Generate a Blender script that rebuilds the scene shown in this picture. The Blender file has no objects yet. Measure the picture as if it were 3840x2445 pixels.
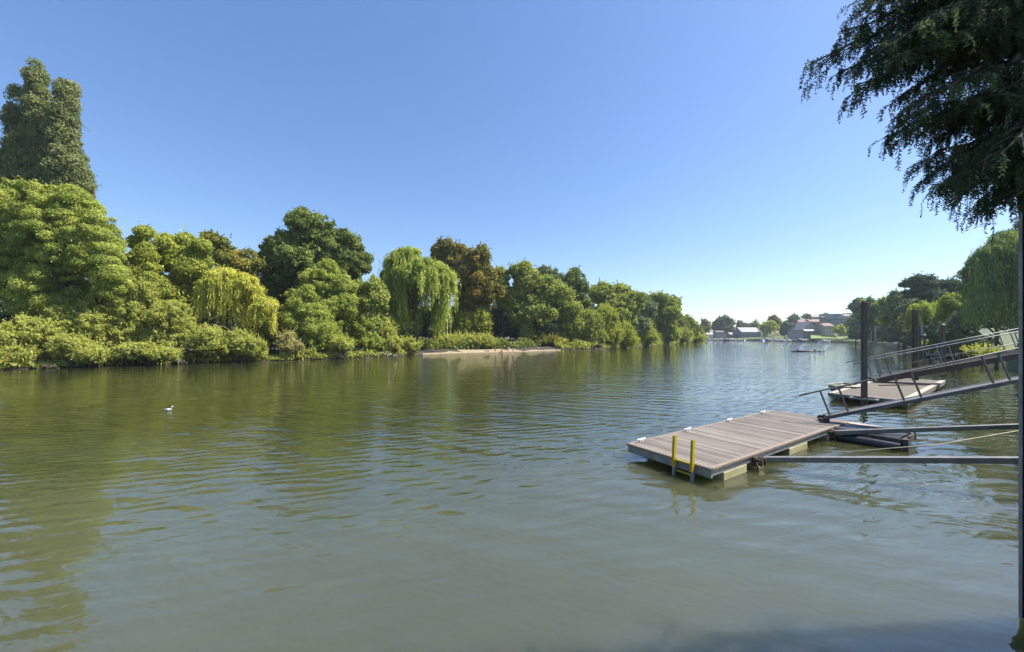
import bpy, bmesh, math, random
import numpy as np
from mathutils import Vector, Matrix

sc = bpy.context.scene
COL = sc.collection
F, H, CAMZ = 1400.0, 1262.0, 3.5        # focal length in photo pixels, horizon row, eye height
S = 3840 / 2408.0
R = math.radians

# ---------------------------------------------------------------- helpers
def P(px, py, d):
    return Vector(((px - 1920) / F * d, d, CAMZ + (H - py) / F * d))

def PW(px, py, z=0.0):
    d = (CAMZ - z) * F / (py - H)
    return Vector(((px - 1920) / F * d, d, z))

def tag(o, label=None, cat=None, group=None, kind=None):
    if label: o['label'] = label
    if cat: o['category'] = cat
    if group: o['group'] = group
    if kind: o['kind'] = kind
    return o

def empty(name, loc, label, cat, group=None, rz=0.0):
    o = bpy.data.objects.new(name, None)
    o.empty_display_size = 0.3
    COL.objects.link(o)
    o.location = loc
    o.rotation_euler = (0, 0, rz)
    return tag(o, label, cat, group)

def link(name, me, mat, parent=None):
    o = bpy.data.objects.new(name, me)
    COL.objects.link(o)
    if mat is not None:
        for m in (mat if isinstance(mat, (list, tuple)) else [mat]):
            me.materials.append(m)
    if parent is not None:
        o.parent = parent
    return o

def quads_mesh(name, V, tint=None, smooth=False):
    """V: (n,4,3) array of quads"""
    n = len(V)
    me = bpy.data.meshes.new(name)
    me.vertices.add(n * 4)
    me.vertices.foreach_set('co', V.reshape(-1).astype(np.float32))
    me.loops.add(n * 4)
    me.loops.foreach_set('vertex_index', np.arange(n * 4, dtype=np.int32))
    me.polygons.add(n)
    me.polygons.foreach_set('loop_start', np.arange(0, n * 4, 4, dtype=np.int32))
    if tint is not None:
        a = me.attributes.new('tint', 'FLOAT', 'FACE')
        a.data.foreach_set('value', np.clip(tint, 0, 1).astype(np.float32))
    me.update(calc_edges=True)
    return me

class MB:
    """collects boxes, bars and tubes into one mesh"""
    def __init__(self):
        self.v, self.f, self.t, self.mi = [], [], [], []
    def add(self, vs, fs, tint=0.5, mi=0):
        b = len(self.v)
        self.v += [tuple(p) for p in vs]
        for f in fs:
            self.f.append([i + b for i in f]); self.t.append(tint); self.mi.append(mi)
        return self
    def box(self, x0, x1, y0, y1, z0, z1, tint=0.5, mi=0, M=None):
        vs = [Vector((x, y, z)) for z in (z0, z1) for y in (y0, y1) for x in (x0, x1)]
        if M is not None: vs = [M @ p for p in vs]
        return self.add(vs, [(0, 2, 3, 1), (4, 5, 7, 6), (0, 1, 5, 4), (2, 6, 7, 3), (0, 4, 6, 2), (1, 3, 7, 5)], tint, mi)
    def bar(self, a, b, w, h, tint=0.5, up=(0, 0, 1), mi=0):
        a, b = Vector(a), Vector(b)
        d = (b - a).normalized()
        s = d.cross(Vector(up))
        if s.length < 1e-4: s = d.cross(Vector((1, 0, 0)))
        s.normalize(); u = s.cross(d)
        vs = []
        for p in (a, b):
            for i, j in ((-1, -1), (1, -1), (1, 1), (-1, 1)):
                vs.append(p + s * (i * w / 2) + u * (j * h / 2))
        return self.add(vs, [(3, 2, 1, 0), (4, 5, 6, 7), (0, 1, 5, 4), (1, 2, 6, 5), (2, 3, 7, 6), (3, 0, 4, 7)], tint, mi)
    def tube(self, pts, rad, n=8, tint=0.5, mi=0, cap=True):
        pts = [Vector(p) for p in pts]
        if not hasattr(rad, '__len__'): rad = [rad] * len(pts)
        base = len(self.v)
        prev = None
        for i, p in enumerate(pts):
            d = (pts[min(i + 1, len(pts) - 1)] - pts[max(i - 1, 0)])
            if d.length < 1e-9: d = Vector((0, 0, 1))
            d.normalize()
            s = d.cross(Vector((0, 0, 1))) if prev is None else prev - d * prev.dot(d)
            if s.length < 1e-3: s = d.cross(Vector((1, 0, 0)))
            s.normalize(); prev = s
            u = d.cross(s)
            for k in range(n):
                a = 2 * math.pi * k / n
                self.v.append(tuple(p + (s * math.cos(a) + u * math.sin(a)) * rad[i]))
        for i in range(len(pts) - 1):
            for k in range(n):
                k2 = (k + 1) % n
                self.f.append([base + i * n + k, base + i * n + k2, base + (i + 1) * n + k2, base + (i + 1) * n + k])
                self.t.append(tint); self.mi.append(mi)
        if cap:
            self.f.append([base + k for k in range(n)][::-1]); self.t.append(tint); self.mi.append(mi)
            self.f.append([base + (len(pts) - 1) * n + k for k in range(n)]); self.t.append(tint); self.mi.append(mi)
        return self
    def build(self, name, mat, parent=None, smooth=False, bevel=0.0):
        me = bpy.data.meshes.new(name)
        me.from_pydata(self.v, [], self.f)
        a = me.attributes.new('tint', 'FLOAT', 'FACE')
        a.data.foreach_set('value', self.t)
        me.polygons.foreach_set('material_index', self.mi)
        if smooth: me.polygons.foreach_set('use_smooth', [True] * len(self.f))
        me.update()
        o = link(name, me, mat, parent)
        if bevel > 0:
            m = o.modifiers.new('bevel', 'BEVEL'); m.width = bevel; m.segments = 2; m.limit_method = 'ANGLE'
        return o

# ---------------------------------------------------------------- materials
def new_mat(name):
    m = bpy.data.materials.new(name); m.use_nodes = True
    nt = m.node_tree; nt.nodes.clear()
    out = nt.nodes.new('ShaderNodeOutputMaterial')
    return m, nt, out

def N(nt, typ, **kw):
    n = nt.nodes.new(typ)
    for k, v in kw.items(): setattr(n, k, v)
    return n

def ramp(nt, stops):
    r = N(nt, 'ShaderNodeValToRGB')
    e = r.color_ramp.elements
    while len(e) < len(stops): e.new(0.5)
    for i, (p, c) in enumerate(stops):
        e[i].position = p; e[i].color = (c[0], c[1], c[2], 1)
    return r

LEAFK = 1.8
def leaf_mat(name, stops, trans=0.3, gloss=0.0):
    m, nt, out = new_mat(name)
    at = N(nt, 'ShaderNodeAttribute', attribute_name='tint')
    stops = [(p, tuple(min(.55, v * LEAFK * w_) for v, w_ in zip(c, (1.10, 1.0, 1.4)))) for p, c in stops]
    r = ramp(nt, stops); nt.links.new(at.outputs['Fac'], r.inputs[0])
    di = N(nt, 'ShaderNodeBsdfDiffuse'); tr = N(nt, 'ShaderNodeBsdfTranslucent')
    hs = N(nt, 'ShaderNodeHueSaturation'); hs.inputs['Saturation'].default_value = 1.15; hs.inputs['Value'].default_value = 1.25
    nt.links.new(r.outputs[0], di.inputs['Color']); nt.links.new(r.outputs[0], hs.inputs['Color'])
    nt.links.new(hs.outputs[0], tr.inputs['Color'])
    mx = N(nt, 'ShaderNodeMixShader'); mx.inputs[0].default_value = trans
    nt.links.new(di.outputs[0], mx.inputs[1]); nt.links.new(tr.outputs[0], mx.inputs[2])
    last = mx
    if gloss > 0:
        g = N(nt, 'ShaderNodeBsdfGlossy'); g.inputs['Roughness'].default_value = 0.45
        g.inputs['Color'].default_value = (0.9, 0.95, 1, 1)
        m2 = N(nt, 'ShaderNodeMixShader'); m2.inputs[0].default_value = gloss
        nt.links.new(last.outputs[0], m2.inputs[1]); nt.links.new(g.outputs[0], m2.inputs[2]); last = m2
    nt.links.new(last.outputs[0], out.inputs['Surface'])
    return m

def solid(name, c1, c2, scale=3.0, rough=0.6, metal=0.0, detail=6.0, bump=0.0, tintmix=0.0, stretch=(1, 1, 1), spec=0.5):
    """noise mottled surface in object space"""
    m, nt, out = new_mat(name)
    tc = N(nt, 'ShaderNodeTexCoord'); mp = N(nt, 'ShaderNodeMapping'); mp.inputs['Scale'].default_value = stretch
    nt.links.new(tc.outputs['Object'], mp.inputs[0])
    nz = N(nt, 'ShaderNodeTexNoise'); nz.inputs['Scale'].default_value = scale; nz.inputs['Detail'].default_value = detail
    nz.inputs['Roughness'].default_value = 0.65
    nt.links.new(mp.outputs[0], nz.inputs['Vector'])
    r = ramp(nt, [(0.3, c1), (0.7, c2)]); nt.links.new(nz.outputs['Fac'], r.inputs[0])
    b = N(nt, 'ShaderNodeBsdfPrincipled')
    b.inputs['Roughness'].default_value = rough; b.inputs['Metallic'].default_value = metal
    b.inputs['Specular IOR Level'].default_value = spec
    col = r.outputs[0]
    if tintmix > 0:
        at = N(nt, 'ShaderNodeAttribute', attribute_name='tint')
        mr = N(nt, 'ShaderNodeMapRange'); mr.inputs['To Min'].default_value = 1 - tintmix; mr.inputs['To Max'].default_value = 1 + tintmix
        nt.links.new(at.outputs['Fac'], mr.inputs['Value'])
        hs = N(nt, 'ShaderNodeHueSaturation'); nt.links.new(mr.outputs[0], hs.inputs['Value']); nt.links.new(col, hs.inputs['Color'])
        col = hs.outputs[0]
    nt.links.new(col, b.inputs['Base Color'])
    if bump > 0:
        bp = N(nt, 'ShaderNodeBump'); bp.inputs['Distance'].default_value = bump; bp.inputs['Strength'].default_value = 1
        nt.links.new(nz.outputs['Fac'], bp.inputs['Height']); nt.links.new(bp.outputs[0], b.inputs['Normal'])
    nt.links.new(b.outputs[0], out.inputs['Surface'])
    return m

M = {}
M['willow'] = leaf_mat('willow_leaf', [(0.0, (0.0632, 0.0955, 0.0157)), (0.5, (0.1615, 0.2106, 0.0347)), (1, (0.3089, 0.351, 0.0551))], .35)
M['scrub'] = leaf_mat('scrub_leaf', [(0.0, (0.0825, 0.1053, 0.0167)), (0.5, (0.194, 0.2256, 0.038)), (1, (0.3296, 0.341, 0.0647))], .35)
M['yellowgreen'] = leaf_mat('yellow_green_leaf', [(0.0, (0.0773, 0.1083, 0.0166)), (0.5, (0.1656, 0.2052, 0.0304)), (1, (0.287, 0.3078, 0.0483))], .35)
M['gold'] = leaf_mat('golden_willow_leaf', [(0.0, (0.1328, 0.1619, 0.0218)), (0.5, (0.279, 0.2978, 0.0402)), (1, (0.4781, 0.4404, 0.0639))], .35)
M['weep'] = leaf_mat('weeping_willow_leaf', [(0.0, (0.0819, 0.1297, 0.02)), (0.5, (0.1706, 0.2252, 0.0358)), (1, (0.314, 0.3413, 0.0572))], .32)
M['oak'] = leaf_mat('oak_leaf', [(0.0, (0.0397, 0.0667, 0.0147)), (0.5, (0.0845, 0.1207, 0.0248)), (1, (0.18, 0.2127, 0.0442))], .25)
M['broad'] = leaf_mat('broad_leaf', [(0.0, (0.0605, 0.0936, 0.0168)), (0.5, (0.1386, 0.18, 0.0336)), (1, (0.2772, 0.306, 0.054))], .3)
M['orange'] = leaf_mat('turning_leaf', [(0.0, (.055, .07, .013)), (.6, (.12, .14, .024)), (.9, (.20, .16, .028)), (1, (.26, .14, .03))], .3)
M['chestnut'] = leaf_mat('chestnut_leaf', [(0.0, (.055, .068, .014)), (.6, (.120, .124, .026)), (.88, (.18, .142, .028)), (1, (.25, .155, .028))], .3)
M['poplar'] = leaf_mat('poplar_leaf', [(0.0, (.055, .078, .024)), (.5, (.105, .135, .040)), (1, (.185, .205, .060))], .30)
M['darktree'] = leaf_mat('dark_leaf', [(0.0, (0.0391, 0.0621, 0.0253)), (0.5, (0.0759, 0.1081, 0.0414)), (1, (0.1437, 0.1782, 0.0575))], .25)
M['pine'] = leaf_mat('pine_needle', [(0.0, (0.0273, 0.0494, 0.0234)), (0.5, (0.0525, 0.0845, 0.0364)), (1, (0.105, 0.1365, 0.052))], .2)
M['yew'] = leaf_mat('yew_needle', [(0.0, (0.0156, 0.0265, 0.0138)), (0.6, (0.0343, 0.0529, 0.023)), (0.93, (0.0585, 0.0816, 0.0277)), (1, (0.1482, 0.1633, 0.0384))], .35)
M['rightwillow'] = leaf_mat('riverside_willow_leaf', [(0.0, (0.052, 0.0877, 0.0294)), (0.5, (0.0975, 0.1442, 0.0428)), (1, (0.2081, 0.2509, 0.0535))], .3)
M['reed'] = leaf_mat('reed_leaf', [(0.0, (.09, .10, .03)), (.5, (.19, .19, .05)), (1, (.30, .27, .08))], .3)
M['grass'] = leaf_mat('grass_blade', [(0.0, (.05, .08, .015)), (.5, (.10, .14, .025)), (1, (.20, .22, .05))], .3)
M['bark'] = solid('bark', (.05, .040, .030), (.13, .11, .085), 4, .9, bump=.02, stretch=(3, 3, .6))
M['palebark'] = solid('pale_bark', (.16, .145, .12), (.34, .31, .26), 4, .9, bump=.02, stretch=(3, 3, .6))
M['mud'] = solid('mud_and_litter', (.016, .014, .009), (.055, .048, .028), 1.4, .9, bump=.05)
M['bankgrass'] = solid('bank_grass', (.045, .065, .015), (.10, .12, .03), .6, .9, bump=.03)
M['sand'] = solid('sand', (.24, .185, .11), (.34, .265, .165), .8, .9, bump=.02)
M['steel'] = solid('dark_steel', (.065, .063, .062), (.14, .135, .128), 5, .6, .15, bump=.001)
M['galv'] = solid('galvanised_steel', (.15, .155, .155), (.30, .30, .29), 7, .55, .25, bump=.001)
M['greysteel'] = solid('weathered_grey_steel', (.105, .100, .095), (.21, .20, .185), 5, .5, .2, bump=.001)
M['darkpost'] = solid('near_black_steel', (.006, .007, .012), (.018, .02, .03), 5, .8, .0, spec=.15)
M['rust'] = solid('rusty_steel', (.045, .033, .025), (.125, .085, .058), 3, .75, .2, bump=.004)
M['rubber'] = solid('black_rubber', (.012, .013, .017), (.035, .036, .044), 6, .5)
M['yellow'] = solid('yellow_paint', (.34, .24, .010), (.48, .35, .018), 9, .45)
M['white'] = solid('white_paint', (.62, .62, .60), (.80, .80, .78), 4, .4)
M['cream'] = solid('cream_render', (.30, .275, .23), (.40, .37, .31), 2, .8)
M['brick'] = solid('brown_brick', (.20, .12, .09), (.34, .21, .16), 3, .85)
M['slate'] = solid('slate_roof', (.10, .10, .11), (.19, .185, .19), 2, .7)
M['greyroof'] = solid('grey_sheet_roof', (.19, .185, .19), (.27, .26, .26), 1.2, .6)
M['tile'] = solid('tiled_roof', (.15, .09, .07), (.28, .17, .13), 2, .8)
M['concrete'] = solid('algae_stained_concrete', (.24, .22, .10), (.46, .42, .24), 3.5, .85, bump=.006, stretch=(1, 1, 2))
M['stone'] = solid('river_wall', (.10, .095, .08), (.20, .19, .165), 2.5, .85, bump=.02)
M['glass'] = solid('window_glass', (.02, .025, .03), (.05, .06, .07), 3, .08, spec=.8)
M['tan'] = solid('weathered_boards', (.075, .060, .038), (.150, .120, .078), 6, .75, bump=.004, tintmix=.2, stretch=(1, 8, 1))
M['palewood'] = solid('sun_bleached_timber', (.27, .235, .185), (.42, .37, .305), 5, .75, bump=.003, stretch=(1, 8, 8))
M['fascia'] = solid('timber_fascia', (.15, .115, .082), (.28, .22, .165), 5, .75, bump=.003, stretch=(.6, 8, 6))
M['darkwood'] = solid('wet_dark_timber', (.040, .035, .031), (.095, .082, .070), 6, .85, bump=.004, stretch=(4, 4, .6))
M['pilewood'] = solid('weathered_pile', (.060, .050, .042), (.135, .112, .092), 5, .85, bump=.004, stretch=(4, 4, .5))
M['rope'] = solid('rope', (.26, .23, .16), (.42, .38, .28), 20, .9)
M['skin'] = solid('skin', (.46, .27, .19), (.56, .34, .25), 4, .55)
M['hair'] = solid('dark_hair', (.015, .011, .009), (.04, .028, .02), 20, .6)
M['cloth_blue'] = solid('blue_cloth', (.06, .08, .16), (.11, .14, .24), 6, .8)
M['cloth_dark'] = solid('dark_cloth', (.03, .03, .035), (.06, .06, .07), 6, .8)
M['cloth_pink'] = solid('pink_cloth', (.42, .22, .22), (.55, .32, .30), 6, .8)
M['feather'] = solid('white_feather', (.70, .70, .68), (.86, .86, .84), 20, .6)
M['wing'] = solid('grey_wing', (.26, .28, .31), (.40, .42, .45), 30, .6)
M['beak'] = solid('red_beak', (.32, .07, .03), (.42, .10, .04), 10, .4)
M['hull_blue'] = solid('dark_blue_gelcoat', (.03, .04, .08), (.06, .075, .13), 2, .3)
M['hull_green'] = solid('faded_green_hull', (.12, .15, .11), (.22, .25, .19), 4, .5)
M['canvas'] = solid('blue_canvas', (.10, .12, .22), (.18, .20, .33), 5, .8)
M['lawn'] = solid('lawn', (.10, .15, .025), (.19, .24, .05), .25, .9)

def deck_mat():
    m, nt, out = new_mat('deck_planks')
    tc = N(nt, 'ShaderNodeTexCoord')
    mp = N(nt, 'ShaderNodeMapping'); mp.inputs['Scale'].default_value = (26, 1.6, 1)
    nt.links.new(tc.outputs['Object'], mp.inputs[0])
    g = N(nt, 'ShaderNodeTexNoise'); g.inputs['Scale'].default_value = 1.5; g.inputs['Detail'].default_value = 8
    nt.links.new(mp.outputs[0], g.inputs['Vector'])
    big = N(nt, 'ShaderNodeTexNoise'); big.inputs['Scale'].default_value = .9; big.inputs['Detail'].default_value = 5
    nt.links.new(tc.outputs['Object'], big.inputs['Vector'])
    r = ramp(nt, [(.2, (.070, .056, .045)), (.5, (.155, .127, .103)), (.8, (.26, .22, .18))])
    at = N(nt, 'ShaderNodeAttribute', attribute_name='tint')
    a1 = N(nt, 'ShaderNodeMath', operation='MULTIPLY_ADD'); a1.inputs[1].default_value = .45; a1.inputs[2].default_value = -.06
    nt.links.new(g.outputs['Fac'], a1.inputs[0])
    a2 = N(nt, 'ShaderNodeMath', operation='MULTIPLY_ADD'); a2.inputs[1].default_value = .42
    nt.links.new(big.outputs['Fac'], a2.inputs[0]); nt.links.new(a1.outputs[0], a2.inputs[2])
    a3 = N(nt, 'ShaderNodeMath', operation='MULTIPLY_ADD'); a3.inputs[1].default_value = .34
    nt.links.new(at.outputs['Fac'], a3.inputs[0]); nt.links.new(a2.outputs[0], a3.inputs[2])
    nt.links.new(a3.outputs[0], r.inputs[0])
    b = N(nt, 'ShaderNodeBsdfPrincipled'); b.inputs['Roughness'].default_value = .7
    nt.links.new(r.outputs[0], b.inputs['Base Color'])
    w = N(nt, 'ShaderNodeTexWave', bands_direction='X'); w.inputs['Scale'].default_value = 16
    nt.links.new(tc.outputs['Object'], w.inputs['Vector'])
    bp = N(nt, 'ShaderNodeBump'); bp.inputs['Distance'].default_value = .004
    nt.links.new(w.outputs['Fac'], bp.inputs['Height']); nt.links.new(bp.outputs[0], b.inputs['Normal'])
    nt.links.new(b.outputs[0], out.inputs['Surface'])
    return m
M['deck'] = deck_mat()

def water_mat():
    m, nt, out = new_mat('river_water')
    geo = N(nt, 'ShaderNodeNewGeometry')
    def noise(scale, sx, sy, rot, detail=2.0, rough=.5, dist=0.0):
        mp = N(nt, 'ShaderNodeMapping'); mp.inputs['Scale'].default_value = (sx, sy, 1); mp.inputs['Rotation'].default_value = (0, 0, R(rot))
        nt.links.new(geo.outputs['Position'], mp.inputs[0])
        n = N(nt, 'ShaderNodeTexNoise'); n.inputs['Scale'].default_value = scale; n.inputs['Detail'].default_value = detail
        n.inputs['Roughness'].default_value = rough; n.inputs['Distortion'].default_value = dist
        nt.links.new(mp.outputs[0], n.inputs['Vector'])
        return n.outputs['Fac']
    def mul(a, v):
        k = N(nt, 'ShaderNodeMath', operation='MULTIPLY'); nt.links.new(a, k.inputs[0])
        if isinstance(v, float): k.inputs[1].default_value = v
        else: nt.links.new(v, k.inputs[1])
        return k.outputs[0]
    def add(a, b):
        k = N(nt, 'ShaderNodeMath', operation='ADD'); nt.links.new(a, k.inputs[0]); nt.links.new(b, k.inputs[1]); return k.outputs[0]
    patch = noise(.07, 1, 1, 0, 3)
    pr = N(nt, 'ShaderNodeMapRange'); pr.inputs['From Min'].default_value = .38; pr.inputs['From Max'].default_value = .62
    pr.inputs['To Min'].default_value = .35; pr.inputs['To Max'].default_value = 1.0
    nt.links.new(patch, pr.inputs['Value'])
    # open water (right, mid river) is livelier than the sheltered water near the island
    sx = N(nt, 'ShaderNodeSeparateXYZ'); nt.links.new(geo.outputs['Position'], sx.inputs[0])
    er = N(nt, 'ShaderNodeMapRange'); er.inputs['From Min'].default_value = -12; er.inputs['From Max'].default_value = 14
    er.inputs['To Min'].default_value = .45; er.inputs['To Max'].default_value = 1.0
    nt.links.new(sx.outputs['X'], er.inputs['Value'])
    amp = mul(pr.outputs[0], er.outputs[0])
    h = mul(noise(.33, .55, 1.25, -14, 2, .5, .4), .07)          # slow swell
    h = add(h, mul(mul(noise(1.25, .55, 1.5, 10, 3, .5, .3), .030), amp))    # wavelets
    h = add(h, mul(mul(noise(5.0, .6, 1.4, -22, 3, .55), .0060), amp))         # fine ripples
    def wave(lam, rot, dist, ds, amp_):
        mp = N(nt, 'ShaderNodeMapping'); mp.inputs['Rotation'].default_value = (0, 0, R(rot))
        nt.links.new(geo.outputs['Position'], mp.inputs[0])
        wv = N(nt, 'ShaderNodeTexWave', bands_direction='Y', wave_profile='SIN'); wv.inputs['Scale'].default_value = .314 / lam
        wv.inputs['Distortion'].default_value = dist; wv.inputs['Detail'].default_value = 2; wv.inputs['Detail Scale'].default_value = ds
        nt.links.new(mp.outputs[0], wv.inputs['Vector'])
        return mul(mul(wv.outputs['Fac'], amp_), noise(.22, 1, 1.6, rot, 2))
    h = add(h, mul(mul(noise(13.0, .6, 1.3, 8, 2, .5), .0032), amp))
    h = add(h, wave(.95, 22, 5.0, .9, .020))
    h = add(h, wave(.19, 24, 7.0, 1.4, .0022))
    h = add(h, wave(.16, -26, 8.0, 1.4, .0018))
    h = add(h, wave(.42, -16, 6.0, 1.1, .012))
    bp = N(nt, 'ShaderNodeBump'); bp.inputs['Strength'].default_value = 1; bp.inputs['Distance'].default_value = 1
    nt.links.new(h, bp.inputs['Height'])
    # murky olive water, silt clouds vary its colour
    silt = noise(.16, 1, 1.3, 20, 4, .55, .6)
    # paler over the silty shallows close to this bank, darker over the deep channel
    yr = N(nt, 'ShaderNodeMapRange'); yr.inputs['From Min'].default_value = 5; yr.inputs['From Max'].default_value = 17
    yr.inputs['To Min'].default_value = .56; yr.inputs['To Max'].default_value = .12; yr.interpolation_type = 'SMOOTHSTEP'
    nt.links.new(sx.outputs['Y'], yr.inputs['Value'])
    sil = add(yr.outputs[0], mul(silt, .55))
    r = ramp(nt, [(.25, (.026, .030, .007)), (.6, (.058, .064, .023)), (1, (.094, .098, .052))])
    nt.links.new(sil, r.inputs[0])
    b = N(nt, 'ShaderNodeBsdfPrincipled')
    nt.links.new(r.outputs[0], b.inputs['Base Color'])
    b.inputs['Roughness'].default_value = .02; b.inputs['IOR'].default_value = 1.95
    b.inputs['Subsurface Weight'].default_value = 1.0; b.inputs['Subsurface Radius'].default_value = (1.0, 1.1, .5); b.inputs['Subsurface Scale'].default_value = 4.5
    b.inputs['Specular IOR Level'].default_value = .5
    nt.links.new(bp.outputs[0], b.inputs['Normal'])
    nt.links.new(b.outputs[0], out.inputs['Surface'])
    return m
M['water'] = water_mat()

# ---------------------------------------------------------------- foliage generators
def unit(a):
    return a / np.maximum(np.linalg.norm(a, axis=-1, keepdims=True), 1e-9)

def leaves_to_quads(rng, c, n, ax, L, W):
    """c centres, n normals, ax long-axis hints -> rhombic leaf quads"""
    u = unit(ax - n * np.sum(ax * n, 1, keepdims=True))
    w = np.cross(n, u)
    l = (L * rng.uniform(.65, 1.3, len(c)) / 2)[:, None]; ww = (W * rng.uniform(.7, 1.25, len(c)) / 2)[:, None]
    fold = n * (ww * rng.uniform(-.5, .5, (len(c), 1)))
    return np.stack([c - u * l, c + w * ww + fold, c + u * l, c - w * ww + fold], 1)

def puffs(rng, lobes, puff, density=1.0, inner=.45, under=-.7):
    C, Rr, O = [], [], []
    for (cx, cy, cz, rx, ry, rz) in lobes:
        rad = np.maximum(np.array([rx, ry, rz]) - puff * .5, puff * .3)
        p = 1.6
        area = 4 * math.pi * (((rad[0] * rad[1]) ** p + (rad[0] * rad[2]) ** p + (rad[1] * rad[2]) ** p) / 3) ** (1 / p)
        n = max(6, int(density * 2.1 * area / (math.pi * puff * puff)))
        d = unit(rng.normal(size=(int(n * 1.4), 3))); d = d[d[:, 2] > under][:n]
        k = rng.uniform(.72, 1.14, (len(d), 1))
        C.append(np.array([cx, cy, cz]) + d * rad * k); Rr.append(puff * np.where(k[:, 0] > 1.0, rng.uniform(.3, .6, len(d)), rng.uniform(.4, 1.2, len(d)))); O.append(d)
        ni = int(n * inner)
        d = unit(rng.normal(size=(ni, 3)))
        C.append(np.array([cx, cy, cz]) + d * rad * rng.uniform(.25, .7, (ni, 1))); Rr.append(puff * rng.uniform(.8, 1.4, ni)); O.append(d)
    return np.concatenate(C), np.concatenate(Rr), np.concatenate(O)

def foliage(rng, lobes, puff, L, W, cover=1.1, density=1.0, flat=.8, droop=0.0, jit=.7, inner=.45, under=-.7):
    C, Rr, O = puffs(rng, lobes, puff, density, inner, under)
    cnt = np.maximum(6, (cover * 4 * math.pi * Rr ** 2 * .8 / (L * W * .55))).astype(int)
    idx = np.repeat(np.arange(len(C)), cnt)
    d = unit(rng.normal(size=(len(idx), 3)) + O[idx] * .55 + np.array([0, 0, .25]))
    pos = C[idx] + d * (Rr[idx] * rng.uniform(.45, 1.08, len(idx)) ** .8)[:, None] * np.array([1, 1, flat])
    n = unit(d + O[idx] * .25 + rng.normal(size=d.shape) * jit)
    ax = rng.normal(size=d.shape) * (1 - droop) + np.array([0, 0, -1.6]) * droop + d * .5
    ptint = rng.uniform(0, 1, len(C))
    tint = .05 + .40 * ptint[idx] + .55 * rng.uniform(0, 1, len(idx))
    Q = leaves_to_quads(rng, pos, n, ax, L, W)
    # leafy twigs that break the outline of each clump
    m = 7
    reps = np.repeat(np.arange(len(C)), 3)
    dr = unit(O[reps] + rng.normal(size=(len(reps), 3)) * .55 + np.array([0, 0, .35 - 1.2 * droop]))
    ln = Rr[reps] * rng.uniform(.9, 1.6, len(reps))
    sx = np.linspace(.35, 1.0, m)
    pos2 = (C[reps][:, None, :] + dr[:, None, :] * (ln[:, None] * sx[None, :])[:, :, None]).reshape(-1, 3)
    pos2 = pos2 + rng.normal(size=pos2.shape) * L * .28
    dr2 = np.repeat(dr, m, 0)
    n2 = unit(rng.normal(size=pos2.shape) + dr2 * .3 + np.array([0, 0, .4]))
    Q2 = leaves_to_quads(rng, pos2, n2, dr2 + rng.normal(size=pos2.shape) * .7, L, W)
    t2 = .15 + .35 * ptint[np.repeat(reps, m)] + .5 * rng.uniform(0, 1, len(pos2))
    return np.concatenate([Q, Q2]), np.concatenate([tint, t2])

def weeping(rng, lobes, zbot, ncl, per, L, W, spread, bulge=.6, lmin=.45, top=-.15):
    Qs, Ts = [], []
    vol = np.array([(l[3] * l[5]) for l in lobes]); vol = vol / vol.sum()
    for k in range(ncl):
        lo = lobes[rng.choice(len(lobes), p=vol)]
        d = unit(rng.normal(size=3)); d[2] = rng.uniform(top, 1) if rng.random() < .8 else abs(d[2])
        d = unit(d)
        st = np.array(lo[:3]) + d * np.array(lo[3:]) * rng.uniform(.75, 1.03)
        o = unit(np.array([d[0], d[1], 0]) + 1e-6)
        frac = rng.uniform(lmin * .6, 1.0) if rng.random() < .7 else rng.uniform(.12, .4)
        zb = zbot + rng.uniform(0, .12) * (st[2] - zbot)
        ct = rng.uniform(0, 1)
        for s_ in range(per):
            s0 = st + rng.normal(size=3) * spread * np.array([1, 1, .6])
            ln = max(L * 2, (s0[2] - zb) * frac * rng.uniform(.7, 1.05))
            s = np.arange(0, ln, L * .55); m = len(s)
            sway = rng.normal() * .10
            pos = s0 + o * (bulge * rng.uniform(.5, 1.3) * (1 - np.exp(-s / 1.4)))[:, None] + np.array([0, 0, -1]) * s[:, None]
            pos[:, 0] += sway * s * .3 + rng.normal(size=m) * W * .5; pos[:, 1] += rng.normal(size=m) * W * .8
            n = unit(o + rng.normal(size=(m, 3)) * .45 + np.array([0, 0, .25]))
            ax = np.array([0, 0, -1.0]) + rng.normal(size=(m, 3)) * .22 + o * np.exp(-s / .8)[:, None]
            Qs.append(leaves_to_quads(rng, pos, n, ax, L, W))
            Ts.append(.1 + .45 * ct + .45 * rng.uniform(0, 1, m))
    return np.concatenate(Qs), np.concatenate(Ts)

def lobe(cx, cy, hw, hh, d, yr=.9):
    """ellipsoid that spans 2hw x 2hh photo pixels when it stands d metres off"""
    t = (cx - 1920) / F
    k = 1 / math.sqrt(1 + (yr * t) ** 2)
    rx = hw * d / F * k
    return ((cx - 1920) / F * d, d, CAMZ + (H - cy) / F * d, rx, rx * yr, hh * d / F)

def lobesV(lst, d, yr=.9, zmin=None):
    return [lobe(a * S, b * S, c * S, e * S, d, yr) for (a, b, c, e) in lst]

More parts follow.
